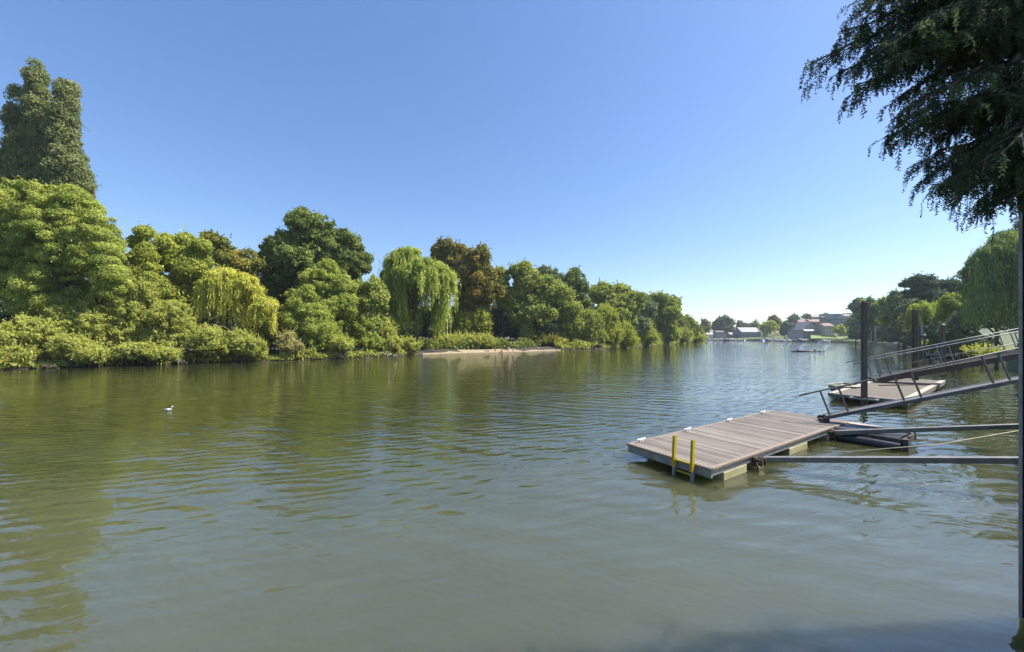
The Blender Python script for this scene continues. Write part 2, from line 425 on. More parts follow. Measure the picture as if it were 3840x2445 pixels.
def limbs(mb, rng, base, lobes, r0, n=6, lean=.0):
    top = max(lobes, key=lambda l: l[2])
    cen = Vector((sum(l[0] for l in lobes) / len(lobes), sum(l[1] for l in lobes) / len(lobes), 0))
    tp = Vector((top[0] * .5 + cen.x * .5, top[1] * .5 + cen.y * .5, top[2] + top[5] * .4))
    pts, rad = [], []
    for i in range(7):
        t = i / 6
        p = Vector(base).lerp(tp, t) + Vector((rng.normal() * .12, rng.normal() * .12, 0)) * (r0 * 3 if 0 < i < 6 else 0)
        pts.append(p); rad.append(r0 * (1.25 if i == 0 else 1) * (1 - .85 * t))
    mb.tube(pts, rad, 8)
    for k in range(n):
        l = lobes[k % len(lobes)]
        t = rng.uniform(.25, .7)
        a = Vector(base).lerp(tp, t)
        e = Vector((l[0] + rng.normal() * l[3] * .5, l[1] + rng.normal() * l[4] * .5, l[2] + rng.uniform(-.2, .6) * l[5]))
        mid = a.lerp(e, .5) + Vector((0, 0, (e - a).length * .08))
        rr = r0 * (1 - .85 * t) * .6
        mb.tube([a, mid, e], [rr, rr * .6, rr * .15], 6)

SEED = [11]
def make_tree(name, label, cat, lobes, mat, puff, L, W, base=None, r0=.35, group=None, bark='bark', cover=1.1, density=1.0,
              droop=0.0, flat=.8, gz=1.0, nl=6, jit=.75, inner=.45, weep=None, leafname='crown', under=-.7, boughs=2):
    SEED[0] += 7
    rng = np.random.default_rng(SEED[0])
    if base is None:
        w = sum(l[3] for l in lobes)
        base = (sum(l[0] * l[3] for l in lobes) / w, sum(l[1] * l[3] for l in lobes) / w, gz)
    t = empty(name, base, label, cat, group)
    b = np.array(base)
    L2 = [(l[0] - b[0], l[1] - b[1], l[2] - b[2], l[3] * .95, l[4] * .95, l[5] * .95) for l in lobes]
    for l in list(L2):                       # smaller boughs that break up each rounded mass
        for _k in range(boughs if not weep else 0):
            dv = unit(rng.normal(size=3) + np.array([0, -.3, .35])); f_ = rng.uniform(.30, .48)
            L2.append((l[0] + dv[0] * l[3] * .84, l[1] + dv[1] * l[4] * .84, l[2] + dv[2] * l[5] * .84, l[3] * f_, l[4] * f_, l[5] * f_))
    Q, T = foliage(rng, L2, puff, L, W, cover, density, flat, droop, jit, inner, under)
    if weep:
        Q2, T2 = weeping(rng, L2, **weep)
        Q = np.concatenate([Q, Q2]); T = np.concatenate([T, T2])
    link(leafname, quads_mesh(leafname, Q, T), mat, t)
    mb = MB()
    limbs(mb, rng, (0, 0, -.6), L2[:len(lobes)], r0, nl)
    mb.build('trunk', M[bark], t, smooth=True)
    return t

def make_shrub(label, lobes, mat, puff, L, W, gz, name='shrub', cat='shrub', group=None, droop=.0, cover=1.0, stems=7, up=0.0, density=1.0):
    SEED[0] += 7
    rng = np.random.default_rng(SEED[0])
    w = sum(l[3] for l in lobes)
    base = (sum(l[0] * l[3] for l in lobes) / w, sum(l[1] * l[3] for l in lobes) / w, gz)
    t = empty(name, base, label, cat, group)
    b = np.array(base)
    L2 = [(l[0] - b[0], l[1] - b[1], l[2] - b[2], l[3] * .95, l[4] * .95, l[5] * .95) for l in lobes]
    for l in list(L2):                       # smaller boughs that break up each rounded mass
        for _k in range(0):
            dv = unit(rng.normal(size=3) + np.array([0, -.3, .35])); f_ = rng.uniform(.30, .48)
            L2.append((l[0] + dv[0] * l[3] * .84, l[1] + dv[1] * l[4] * .84, l[2] + dv[2] * l[5] * .84, l[3] * f_, l[4] * f_, l[5] * f_))
    Q, T = foliage(rng, L2, puff, L, W, cover, density, 1.1, droop, .8, .5, -.85)
    # loose shoots that break the outline
    ns = int(60 + 12 * sum(l[3] * l[5] for l in L2))
    Qs, Ts = [Q], [T]
    for k in range(min(ns, 420)):
        l = L2[rng.integers(len(L2))]
        d = unit(rng.normal(size=3) + np.array([0, 0, .6]))
        st = np.array(l[:3]) + d * np.array(l[3:]) * .92
        dr = unit(d + np.array([0, 0, .9]) + rng.normal(size=3) * .35)
        m = rng.integers(4, 9); s = np.arange(m) * L * .45
        pos = st + dr * s[:, None]
        nn = unit(rng.normal(size=(m, 3)) + d)
        ax = dr + rng.normal(size=(m, 3)) * .5
        Qs.append(leaves_to_quads(rng, pos, nn, ax, L, W)); Ts.append(.35 + .6 * rng.uniform(0, 1, m))
    link('foliage', quads_mesh('foliage', np.concatenate(Qs), np.concatenate(Ts)), mat, t)
    mb = MB()
    for k in range(stems):
        l = L2[k % len(lobes)]
        a = Vector((rng.normal() * .3, rng.normal() * .3, -.4))
        e = Vector((l[0] + rng.normal() * l[3] * .5, l[1] + rng.normal() * l[4] * .5, l[2] + l[5] * rng.uniform(0, .6)))
        mb.tube([a, a.lerp(e, .5) + Vector((0, 0, .2)), e], [.07, .05, .015], 5)
    mb.build('stem', M['bark'], t, smooth=True)
    return t

#PART2
# ---------------------------------------------------------------- ground, water, banks
def resample(pts, step):
    out = []
    for a, b in zip(pts[:-1], pts[1:]):
        a = np.array(a, float); b = np.array(b, float)
        n = max(1, int(np.linalg.norm(b - a) / step))
        for i in range(n): out.append(a + (b - a) * i / n)
    out.append(np.array(pts[-1], float))
    out = np.array(out)
    sm = out.copy()
    for _ in range(3):
        sm[1:-1] = (sm[:-2] + 2 * sm[1:-1] + sm[2:]) / 4
    return sm

def strip_mesh(name, line, side, profile, mat, jitter=.25, seed=1, sel=None):
    """sweeps a bank profile [(offset inland, height or fn(i))] along a shoreline"""
    rng = np.random.default_rng(seed)
    tn = np.gradient(line, axis=0); tn = tn / np.linalg.norm(tn, axis=1)[:, None]
    for _ in range(6):
        tn[1:-1] = (tn[:-2] + tn[1:-1] * 2 + tn[2:]) / 4
    nr = np.stack([-tn[:, 1], tn[:, 0]], 1) * side
    nr = nr / np.linalg.norm(nr, axis=1)[:, None]
    vs, fs = [], []
    m = len(profile)
    idx = range(len(line)) if sel is None else range(sel[0], sel[1])
    cnt = 0
    for i in idx:
        for j, (o, z) in enumerate(profile):
            oo = o(i) if callable(o) else o
            zz = z(i) if callable(z) else z
            jt = jitter if 0 < j < m - 1 else 0
            vs.append((line[i][0] + nr[i][0] * oo + rng.normal() * jt * .5, line[i][1] + nr[i][1] * oo + rng.normal() * jt * .5, zz + rng.normal() * jt * .25))
        cnt += 1
    for i in range(cnt - 1):
        for j in range(m - 1):
            a = i * m + j
            fs.append((a, a + 1, a + m + 1, a + m) if side > 0 else (a, a + m, a + m + 1, a + 1))
    me = bpy.data.meshes.new(name); me.from_pydata(vs, [], fs); me.update()
    me.polygons.foreach_set('use_smooth', [True] * len(fs))
    o = link(name, me, mat)
    return tag(o, kind='structure')

# one wide river bed / ground sheet to the horizon with the river laid over it
g = MB().add([(-4000, -2000, -14), (4000, -2000, -14), (4000, 6000, -14), (-4000, 6000, -14)], [(0, 1, 2, 3)])
tag(g.build('ground', M['mud']), kind='structure')
w = MB()
w.box(-4000, 4000, -1900, 5900, -13, 0)
tag(w.build('water', M['water']), kind='structure')

def shore(px, py): 
    p = PW(px, py); return (p.x, p.y)
ISL = [(-130, 22), (-85, 32)] + [shore(*q) for q in ((0, 1388), (230, 1379), (500, 1370), (800, 1360), (1096, 1352), (1350, 1342), (1580, 1328), (1700, 1323.5),
        (1850, 1320), (1990, 1316.5), (2099, 1312), (2267, 1308.5), (2380, 1301), (2473, 1295), (2570, 1288), (2640, 1283.6))]
end = ISL[-1]
ISL += [(end[0] + 6, end[1] + 14), (end[0] - 8, end[1] + 45), (end[0] - 60, end[1] + 80), (end[0] - 260, end[1] + 60)]
isl = resample(ISL, 1.5)
ix = (isl[:, 0] / isl[:, 1]) * F + 1920
front = np.arange(len(isl)) < np.argmax(isl[:, 0])
beach = np.clip(1 - np.abs((ix - 1840) / 270), 0, 1) ** .5 * front
beach = np.where((ix > 1560) & (ix < 2115), np.maximum(beach, .35), 0) * front
def bz(i): return float(beach[i])
strip_mesh('island', isl, 1, [(-3, -1.2), (-.3, -.12), (0, .10),
    (lambda i: .5 + 1.5 * bz(i), lambda i: .62 - .42 * bz(i)), (lambda i: 2 + 3 * bz(i), lambda i: .85 - .45 * bz(i)), (7, 1.15), (14, 1.35), (26, 1.5)], M['mud'], .22, 3)
bi = np.where(beach > 0)[0]
strip_mesh('beach', isl, 1, [(-1.2, -.10), (-.4, .02), (0, .15), (lambda i: .5 + 1.5 * bz(i), lambda i: .12 + .20 * bz(i)),
    (lambda i: 2 + 3.2 * bz(i), lambda i: .70 - .20 * bz(i) if bz(i) < .5 else .52)], M['sand'], .05, 5, (int(bi[0]), int(bi[-1]) + 1))

# the bank on this side: runs from behind the camera past the gangways to the far town
BNK = [(-60, -9), (-20, -2.5), (0, .6), (2.4, 1.2), (4.9, 3.05), (7.1, 4.75), (9.6, 6.4), (12.8, 8.75), (16.3, 11.2), (24, 16), (34, 23.2), (48.5, 35)] + \
      [shore(*q) for q in ((3640, 1346), (3500, 1312), (3422, 1299), (3268, 1291), (3222, 1286), (3120, 1282), (3000, 1279.5), (2860, 1277.5), (2700, 1276))] + [(170, 420), (60, 470), (-200, 520)]
bnk = resample(BNK, 1.2)
dd = bnk[:, 1]
def ramp01(x, a, b): return float(np.clip((x - a) / (b - a), 0, 1))
def hill(i):
    s = ramp01(dd[i], 150, 260)
    return s * s * (3 - 2 * s)
def towards_left(i): return 1 - ramp01(dd[i], 320, 400) * .75
def nearb(i): return .9 * ramp01(dd[i], 7, 11) * (1 - ramp01(dd[i], 24, 34))
strip_mesh('riverbank', bnk, -1, [(-1.5, -1.2), (-.15, -.3), (.05, lambda i: 1.0 + nearb(i)), (.5, lambda i: 1.1 + nearb(i)), (6, lambda i: 1.35 + nearb(i)), (20, lambda i: 1.6 + .7 * ramp01(dd[i], 8, 14)),
    (45, lambda i: 2.6 + 1.5 * hill(i)), (90, lambda i: 3 + 7 * hill(i) * towards_left(i)), (150, lambda i: 3 + 14 * hill(i) * towards_left(i)), (260, lambda i: 3 + 16 * hill(i) * towards_left(i))], M['bankgrass'], .07, 7)

# ---------------------------------------------------------------- trees on the island
def T(label, d, lst, mat, puff, lw, name='broadleaf_tree', cat='tree', **kw):
    return make_tree(name, label, cat, lobesV(lst, d), M[mat], puff, lw[0], lw[1], **kw)

T('huge round yellow-green willow filling the far left of the island bank', 46.5,
  [(70, 520, 120, 95), (35, 600, 130, 120), (150, 560, 115, 125), (225, 600, 80, 110), (265, 660, 50, 80), (110, 680, 120, 80), (180, 500, 70, 60)],
  'willow', .95, (.29, .10), 'willow_tree', boughs=1, r0=.6, nl=10, droop=.3, density=1.15)
T('taller of the two dark poplars, rising with the highest tip above the big willow', 58,
  [(80, 182, 24, 38), (94, 205, 18, 34), (84, 250, 34, 70), (84, 330, 42, 100), (108, 420, 34, 120), (38, 265, 22, 76), (36, 350, 32, 100), (64, 410, 62, 110), (26, 430, 38, 110), (62, 520, 70, 90)],
  'poplar', .9, (.26, .19), 'poplar_tree', boughs=1, r0=.5, nl=12, flat=1.25, bark='palebark', density=1.15)
T('shorter pointed poplar just right of the taller poplar, with broad base', 57,
  [(150, 218, 20, 34), (164, 250, 18, 40), (154, 275, 33, 66), (125, 330, 24, 80), (157, 345, 42, 90), (160, 410, 54, 90), (186, 435, 40, 60), (150, 470, 62, 90)],
  'poplar', .9, (.26, .19), 'poplar_tree', boughs=1, r0=.45, nl=12, flat=1.25, bark='palebark', density=1.15)
T('slim feathery yellow-green tree beside the right edge of the huge willow', 53,
  [(340, 600, 34, 58), (322, 660, 40, 70), (362, 680, 36, 70)], 'yellowgreen', 1.0, (.32, .14), r0=.22, droop=.2)
T('rounded light green tree with brownish patches left of the golden willow', 57,
  [(425, 590, 52, 56), (385, 610, 34, 55), (455, 640, 45, 60), (410, 690, 62, 60), (470, 600, 28, 40)], 'yellowgreen', 1.2, (.36, .2), r0=.3)
T('dull green tree tinged orange between the light green tree and the dark oak', 68,
  [(508, 590, 40, 44), (545, 620, 42, 42), (582, 630, 32, 48), (530, 690, 60, 60)], 'orange', 1.25, (.42, .26), r0=.3)
T('big dark green oak with a jagged domed crown, tallest in mid island', 76,
  [(735, 552, 62, 56), (680, 590, 58, 50), (800, 595, 62, 54), (640, 615, 36, 56), (840, 625, 36, 44), (740, 640, 105, 66), (650, 680, 45, 50), (715, 520, 34, 28)],
  'oak', 1.1, (.40, .24), 'oak_tree', r0=.6, nl=10, density=1.1)
T('golden yellow weeping willow below the dark oak at left', 54,
  [(530, 665, 56, 38), (495, 690, 38, 40), (575, 680, 45, 40), (625, 725, 32, 28)], 'gold', .85, (.42, .12), 'weeping_willow', r0=.3, droop=.75,
  weep=dict(zbot=1.6, ncl=70, per=12, L=.46, W=.12, spread=.28, bulge=.5))
T('bright willow with twin soft tops in front of the dark oak', 63,
  [(765, 665, 48, 46), (735, 690, 40, 55), (810, 690, 32, 52), (770, 730, 60, 60)], 'willow', 1.05, (.42, .15), 'willow_tree', r0=.3, droop=.35)
T('bushy pale willow at the water edge left of the twin-topped willow', 58.5,
  [(708, 720, 40, 52), (690, 765, 40, 50), (745, 770, 46, 56), (720, 800, 55, 36)], 'willow', .9, (.36, .13), 'willow_tree', r0=.22, droop=.3)
T('shaded green tree wedged between the twin-topped willow and the weeping willow', 67,
  [(845, 710, 40, 52), (870, 745, 38, 56), (830, 770, 45, 45), (890, 700, 26, 50)], 'broad', 1.05, (.4, .24), r0=.25)
T('tall weeping willow with long green curtains left of the brown chestnut', 79,
  [(945, 622, 42, 40), (1018, 648, 44, 36), (985, 650, 70, 46), (920, 665, 30, 40), (1048, 660, 24, 34), (960, 600, 30, 24)], 'weep', 1.1, (.6, .17), 'weeping_willow', r0=.45, droop=.8,
  weep=dict(zbot=.9, ncl=150, per=16, L=.75, W=.17, spread=.36, bulge=.7, lmin=.5), nl=8)
T('rounded horse chestnut with browning leaves right of the tall weeping willow', 95,
  [(1125, 620, 40, 44), (1138, 660, 38, 46), (1102, 670, 36, 54), (1150, 690, 26, 30), (1092, 745, 30, 42), (1115, 700, 40, 36)], 'chestnut', 1.7, (.62, .42), 'chestnut_tree', r0=.45)
T('smaller browning tree peeping up behind the weeping willow and chestnut', 101,
  [(1050, 592, 36, 32), (1035, 612, 26, 32), (1065, 630, 36, 44)], 'chestnut', 1.5, (.6, .4), 'chestnut_tree', r0=.35)
T('narrow green tree half hidden at the right shoulder of the chestnut', 106,
  [(1180, 660, 20, 32), (1185, 700, 24, 40)], 'broad', 1.3, (.6, .4), r0=.25)
T('broad sunlit green tree standing behind the right end of the beach', 107,
  [(1240, 665, 44, 40), (1205, 710, 34, 50), (1285, 695, 48, 48), (1325, 725, 34, 46), (1255, 740, 66, 56), (1225, 645, 26, 24)], 'broad', 1.8, (.66, .42), r0=.45, nl=10, bark='palebark')
T('dark crown rising just behind the broad sunlit tree', 117,
  [(1285, 650, 30, 28), (1305, 675, 32, 36)], 'darktree', 1.6, (.66, .44), r0=.35)
T('dark upright tree with a flat ragged top right of the sunlit tree', 120,
  [(1350, 660, 30, 28), (1358, 690, 30, 34), (1362, 735, 36, 46)], 'oak', 1.6, (.66, .44), 'oak_tree', r0=.35)
T('wide rounded green tree in the middle of the island tip', 127,
  [(1418, 694, 36, 30), (1462, 696, 34, 28), (1490, 720, 30, 30), (1435, 740, 60, 44)], 'broad', 1.9, (.74, .48), r0=.4)
T('dark rounded tree close behind the wide tree on the island tip', 146,
  [(1500, 712, 24, 22), (1515, 735, 30, 32)], 'darktree', 1.9, (.8, .55), r0=.35)
T('bushy-topped green tree last of the tall ones before the island point', 158,
  [(1540, 712, 36, 24), (1575, 722, 26, 28), (1555, 750, 48, 34)], 'broad', 2.1, (.85, .58), r0=.4)
T('low sloping tree descending towards the very tip of the island', 192,
  [(1600, 755, 26, 22), (1622, 770, 22, 20), (1590, 775, 30, 22)], 'broad', 2.1, (.95, .65), r0=.3)
T('tiny last tree at the very tip of the island', 206,
  [(1638, 785, 12, 16), (1648, 795, 8, 10)], 'broad', 1.4, (.9, .6), r0=.2, nl=3)
# shaded trees further in that close the view between the front crowns
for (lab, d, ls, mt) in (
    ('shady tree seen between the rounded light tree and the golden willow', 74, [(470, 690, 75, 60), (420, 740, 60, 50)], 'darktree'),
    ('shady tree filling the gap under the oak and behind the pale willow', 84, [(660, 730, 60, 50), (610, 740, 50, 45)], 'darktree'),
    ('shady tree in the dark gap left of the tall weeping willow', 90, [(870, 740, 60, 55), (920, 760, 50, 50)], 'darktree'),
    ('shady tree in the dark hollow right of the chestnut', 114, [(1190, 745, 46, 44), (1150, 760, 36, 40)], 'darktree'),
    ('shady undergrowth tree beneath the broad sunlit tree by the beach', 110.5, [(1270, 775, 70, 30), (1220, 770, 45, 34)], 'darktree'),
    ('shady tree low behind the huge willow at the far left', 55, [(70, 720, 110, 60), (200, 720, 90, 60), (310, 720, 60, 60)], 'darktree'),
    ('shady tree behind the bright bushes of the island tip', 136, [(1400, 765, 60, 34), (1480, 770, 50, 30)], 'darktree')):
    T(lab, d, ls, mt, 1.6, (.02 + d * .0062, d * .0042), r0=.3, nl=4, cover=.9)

# woodland further inland, glimpsed between the front trees
WG = 'woodland trees behind the island front row'
protos = []
rw = random.Random(31)
for k in range(3):
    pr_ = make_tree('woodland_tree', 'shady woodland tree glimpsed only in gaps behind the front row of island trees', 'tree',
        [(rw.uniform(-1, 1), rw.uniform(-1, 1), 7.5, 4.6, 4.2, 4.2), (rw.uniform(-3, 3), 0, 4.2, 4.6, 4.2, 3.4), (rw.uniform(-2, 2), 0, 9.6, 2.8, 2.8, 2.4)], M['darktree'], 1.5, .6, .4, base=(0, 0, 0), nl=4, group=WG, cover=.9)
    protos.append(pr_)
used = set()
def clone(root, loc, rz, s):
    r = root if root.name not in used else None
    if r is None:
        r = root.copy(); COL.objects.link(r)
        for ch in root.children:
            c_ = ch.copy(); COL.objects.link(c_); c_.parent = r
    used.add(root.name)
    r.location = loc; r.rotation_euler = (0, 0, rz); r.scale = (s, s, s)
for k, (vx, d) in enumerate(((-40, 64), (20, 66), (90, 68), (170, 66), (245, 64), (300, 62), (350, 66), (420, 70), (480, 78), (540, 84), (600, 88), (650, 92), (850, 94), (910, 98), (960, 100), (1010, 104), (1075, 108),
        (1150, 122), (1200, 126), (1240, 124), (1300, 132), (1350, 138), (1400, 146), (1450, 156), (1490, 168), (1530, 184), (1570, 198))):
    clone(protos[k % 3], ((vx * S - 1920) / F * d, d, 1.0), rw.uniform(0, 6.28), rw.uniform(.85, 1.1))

# ---------------------------------------------------------------- shrubs along the island shore
GRP = 'shrubs along the island shore'
def SH(label, d, lst, mat, gz=.3, lw=None, puff=None, **kw):
    if d < 72: d -= 1.8
    lw = lw or (.07 + d * .0042, .035 + d * .0013)
    make_shrub(label, lobesV(lst, d), M[mat], puff or .26 + d * .0048, lw[0], lw[1], gz, group=GRP, **kw)
SH('leafy scrub bush cut by the left edge of the photo at the waterline', 42.5, [(5, 800, 62, 40), (20, 830, 62, 22)], 'scrub')
SH('spreading willow scrub left of the notch, leaning over dark mud', 44.5, [(95, 790, 66, 40), (85, 826, 66, 24), (60, 770, 40, 28)], 'scrub')
SH('grey-green scrub bush under the shade of the huge willow', 47.5, [(150, 745, 60, 36), (185, 770, 60, 40)], 'scrub')
SH('tall soft scrub bush with one upright shoot above it', 47.5, [(225, 770, 56, 50), (208, 725, 14, 26), (235, 820, 60, 28)], 'scrub')
SH('largest light green scrub bush, in the middle of the left bank', 49.5, [(310, 735, 66, 50), (300, 790, 78, 46), (340, 690, 34, 32)], 'scrub')
SH('rounded yellowish scrub bush sloping right from the largest one', 50, [(405, 750, 60, 42), (395, 805, 64, 36)], 'scrub')
SH('low scrub overhanging a dark hollow in the bank below the golden willow', 51.5, [(480, 795, 56, 32), (505, 815, 44, 24)], 'scrub')
SH('small grey-green scrub bush below the right end of the golden willow', 53, [(560, 805, 44, 30), (590, 815, 40, 24)], 'scrub')
SH('fresh green scrub bush low at the water below the huge willow', 44.3, [(165, 815, 60, 30), (220, 835, 46, 20)], 'scrub')
SH('low trailing scrub at the water under the largest scrub bush', 47, [(325, 828, 60, 22), (390, 835, 44, 16)], 'scrub')
SH('shaded bush under the right end of the golden willow', 59.5, [(645, 775, 34, 36), (620, 800, 34, 26)], 'broad')
SH('pale tufted clump like reeds at the bank right of the scrub', 57, [(675, 805, 26, 24), (690, 815, 28, 18)], 'reed', droop=.5)
SH('low bush over tangled dead wood below the pale willow', 61.5, [(760, 800, 36, 26), (800, 812, 34, 20)], 'scrub')
SH('yellowish rounded bush at the water left of the hanging willow curtains', 67, [(858, 775, 30, 36), (868, 805, 36, 24)], 'willow')
SH('small grey-green bush just left of the foot of the tall weeping willow', 70, [(908, 780, 26, 26), (915, 808, 34, 20)], 'scrub')
SH('low bush beside the near end of the sandy beach', 72.5, [(960, 812, 34, 18), (935, 822, 30, 12)], 'scrub')
SH('dark low bush between the pale willow and the hanging curtains', 68, [(815, 800, 34, 26), (830, 780, 24, 26)], 'broad')
SH('yellow-tipped bush under the chestnut behind the beach', 93, [(1095, 765, 28, 30), (1130, 760, 24, 34)], 'yellowgreen', .8)
SH('low green bush lining the back of the beach below the chestnut', 90, [(1090, 800, 36, 16), (1135, 802, 34, 14)], 'scrub', .6)
SH('low bush where the willow curtains reach the back of the beach', 86, [(1045, 808, 30, 14), (1065, 802, 20, 14)], 'scrub', .6)
SH('pale slender bush in front of the shaded trunks behind the beach', 103, [(1238, 775, 14, 28), (1245, 795, 22, 16)], 'willow', .8)
SH('reddish low bush at the back of the right half of the beach', 102, [(1272, 802, 26, 11), (1300, 802, 18, 10)], 'orange', .7)
SH('drooping bush over a dark gap right beside the end of the beach', 107.5, [(1345, 770, 40, 32), (1330, 790, 28, 22)], 'broad')
SH('rounded green bush right of the dark gap, first on the island tip', 108.5, [(1385, 765, 36, 36), (1395, 795, 36, 22)], 'broad')
SH('tall soft bush with yellow crest mid way along the island tip', 112, [(1425, 752, 30, 32), (1430, 790, 36, 28)], 'yellowgreen')
SH('glowing yellow-green bush low on the island tip', 117, [(1465, 785, 26, 26), (1475, 800, 26, 16)], 'yellowgreen')
SH('round willow bush with feathery top on the island tip', 136, [(1510, 778, 32, 24), (1520, 795, 28, 16)], 'willow')
SH('rounded bush throwing a deep shade beneath it near the island point', 158, [(1565, 775, 30, 20), (1572, 790, 30, 14)], 'willow')
SH('low bush second from the island point', 180, [(1608, 788, 20, 12), (1600, 795, 22, 10)], 'broad')
SH('lowest bush trailing in the water at the island point', 203, [(1642, 797, 16, 8)], 'yellowgreen', puff=1.0)

# bleached dead branches above the scrub
b = PW(790, 1300, 1.6)
db = empty('dead_branch', P(800, 1262, 51.0), 'bleached bare dead branch caught on top of the scrub under the golden willow', 'branch')
mb = MB()
for (x0, y0, x1, y1) in ((765, 1215, 800, 1192), (800, 1192, 822, 1186), (765, 1215, 830, 1224), (830, 1224, 850, 1232), (775, 1208, 790, 1190), (800, 1219, 822, 1206)):
    a = P(x0, y0, 51.0) - db.location; c = P(x1, y1, 50.6) - db.location
    mb.tube([a, a.lerp(c, .5) + Vector((0, .1, .1)), c], [.07, .055, .03], 5)
mb.build('branch_wood', M['palebark'], db, smooth=True)
db2 = empty('dead_branch', PW(1270, 1346), 'tangle of grey dead wood at the waterline below the pale willow', 'branch')
mb = MB(); rr = random.Random(4)
for k in range(22):
    a = Vector((rr.uniform(-3, 4), rr.uniform(0, 1.5), .1)); c = a + Vector((rr.uniform(-1.6, 1.6), rr.uniform(-.8, .6), rr.uniform(.5, 1.7)))
    mb.tube([a, a.lerp(c, .5) + Vector((0, 0, .15)), c], [.07, .05, .02], 5)
mb.build('branch_wood', M['palebark'], db2, smooth=True)

for k, (px, py, lab) in enumerate(((120, 1383.5, 'grey driftwood and roots at the waterline under the leftmost scrub'), (620, 1366, 'bare roots hanging from the bank below the largest scrub bush'),
        (845, 1358, 'dark roots in the hollow of the bank left of the reeds'), (1420, 1337.5, 'bleached dead boughs at the waterline left of the beach'), (2190, 1309.5, 'dead boughs trailing in the water right of the beach'))):
    q_ = PW(px, py)
    dbk = empty('dead_branch', q_, lab, 'branch')
    mb = MB(); sc_k = q_.y / 55
    spine = [Vector((-2.7, .3, .05)) * sc_k, Vector((-.8, .7, .5)) * sc_k, Vector((.9, .5, .6)) * sc_k, Vector((2.6, .9, .1)) * sc_k]
    mb.tube(spine, [.05 * sc_k, .09 * sc_k, .08 * sc_k, .03 * sc_k], 6)
    for j in range(16):
        t_ = rr.uniform(0, 2.99); a = spine[int(t_)].lerp(spine[int(t_) + 1], t_ % 1); c = a + Vector((rr.uniform(-1.3, 1.3), rr.uniform(-1.4, .1), rr.uniform(-.6, .8))) * sc_k
        mb.tube([a, a.lerp(c, .5) + Vector((0, 0, .2)), c], [.06 * sc_k, .045 * sc_k, .015], 5)
    mb.build('branch_wood', M['palebark'] if k % 2 else M['bark'], dbk, smooth=True)

# strip of short waterside plants below the bushes (nobody could count the blades)
def ground_cover(name, line, sel, off, n, L, W, mat, seed, z0=.2):
    rng = np.random.default_rng(seed)
    tn = np.gradient(line, axis=0); tn /= np.linalg.norm(tn, axis=1)[:, None]
    nr = np.stack([-tn[:, 1], tn[:, 0]], 1)
    i = np.clip((rng.integers(sel[0], sel[1] - 1, n // 90)[rng.integers(0, n // 90, n)] + rng.normal(size=n) * 1.2), sel[0], sel[1] - 2).astype(int); hk = rng.uniform(.2, 1.5, len(line))[i]; t = rng.uniform(0, 1, n)
    o = rng.uniform(off[0], off[1], n)
    p = line[i] * (1 - t)[:, None] + line[i + 1] * t[:, None] + nr[i] * o[:, None]
    k = np.linalg.norm(p, axis=1) / 45.0
    c = np.stack([p[:, 0], p[:, 1], z0 + .22 * np.clip(o, 0, 4) ** .6 + rng.uniform(0, .8, n) * k * hk], 1)
    nn = unit(rng.normal(size=(n, 3)) + np.array([0, -.6, .5])); ax = np.array([0, 0, 1.0]) + rng.normal(size=(n, 3)) * .5
    q = leaves_to_quads(rng, np.zeros((n, 3)), nn, ax, L, W) * k[:, None, None] + c[:, None, :]
    o_ = link(name, quads_mesh(name, q, rng.uniform(0, 1, n)), M[mat])
    return tag(o_, kind='stuff')
fr = np.where(front)[0]
i0 = int(np.argmin(np.abs(isl[:, 0] + 75))); ibe = int(bi[0]); ibx = int(bi[-1])
ground_cover('waterside_grass', isl, (i0, ibe), (-.25, 3), 30000, .40, .12, 'scrub', 21)
ground_cover('waterside_grass', isl, (ibx, int(fr[-1])), (-.25, 3), 18000, .40, .13, 'scrub', 22)
ground_cover('bank_grass', isl, (ibe, ibx), (4.2, 9), 6000, .40, .14, 'grass', 23, .15)
# ---------------------------------------------------------------- near pontoon
rr = random.Random(8)
DZ = .40
pon = empty('pontoon', (3.417, 10.84, 0), 'near floating pontoon with brown plank deck and yellow boarding ladder', 'pontoon', rz=.5695)
LP, WP = 9.10, 2.44
mb = MB()
x = .0; pw = .142
while x < LP - .02:
    x1 = min(x + pw - .011, LP)
    sag = rr.uniform(-.002, .002)
    mb.box(x, x1, -WP + .10, -.02, DZ - .032 + sag, DZ + sag, rr.random())
    x += pw
mb.build('decking', M['deck'], pon)
mb = MB()
mb.box(-.015, 7.55, -WP - .012, -WP + .094, DZ - .05, DZ + .006, .6)          # timber edge, water side
mb.box(7.60, LP, -WP - .012, -WP + .094, DZ - .06, DZ - .002, .4)
mb.box(0, LP, -.016, .06, DZ - .05, DZ + .004, .5)
mb.box(-.06, -.004, -WP, .06, DZ - .075, DZ - .004, .2)
mb.build('edge_board', M['fascia'], pon, bevel=.004)
mb = MB()
mb.box(-.03, .03, -WP + .03, .03, DZ - .25, DZ - .08)
mb.box(.032, LP, -WP + .03, -WP + .09, DZ - .20, DZ - .062)
mb.box(.032, LP, -.03, .03, DZ - .20, DZ - .062)
mb.box(LP - .06, LP - .004, -WP + .095, -.035, DZ - .20, DZ - .062)
mb.build('frame', M['galv'], pon)
for a, b in ((.50, 1.62), (1.95, 2.55), (4.1, 5.4), (7.0, 8.8)):
    MB().box(a, b, -WP + .015, -.22, -.35, DZ - .205).build('float', M['concrete'], pon, bevel=.02)
mb = MB().box(.62, LP - .2, -WP + .35, -.4, -.15, DZ - .09)
mb.build('hull_core', M['darkwood'], pon)
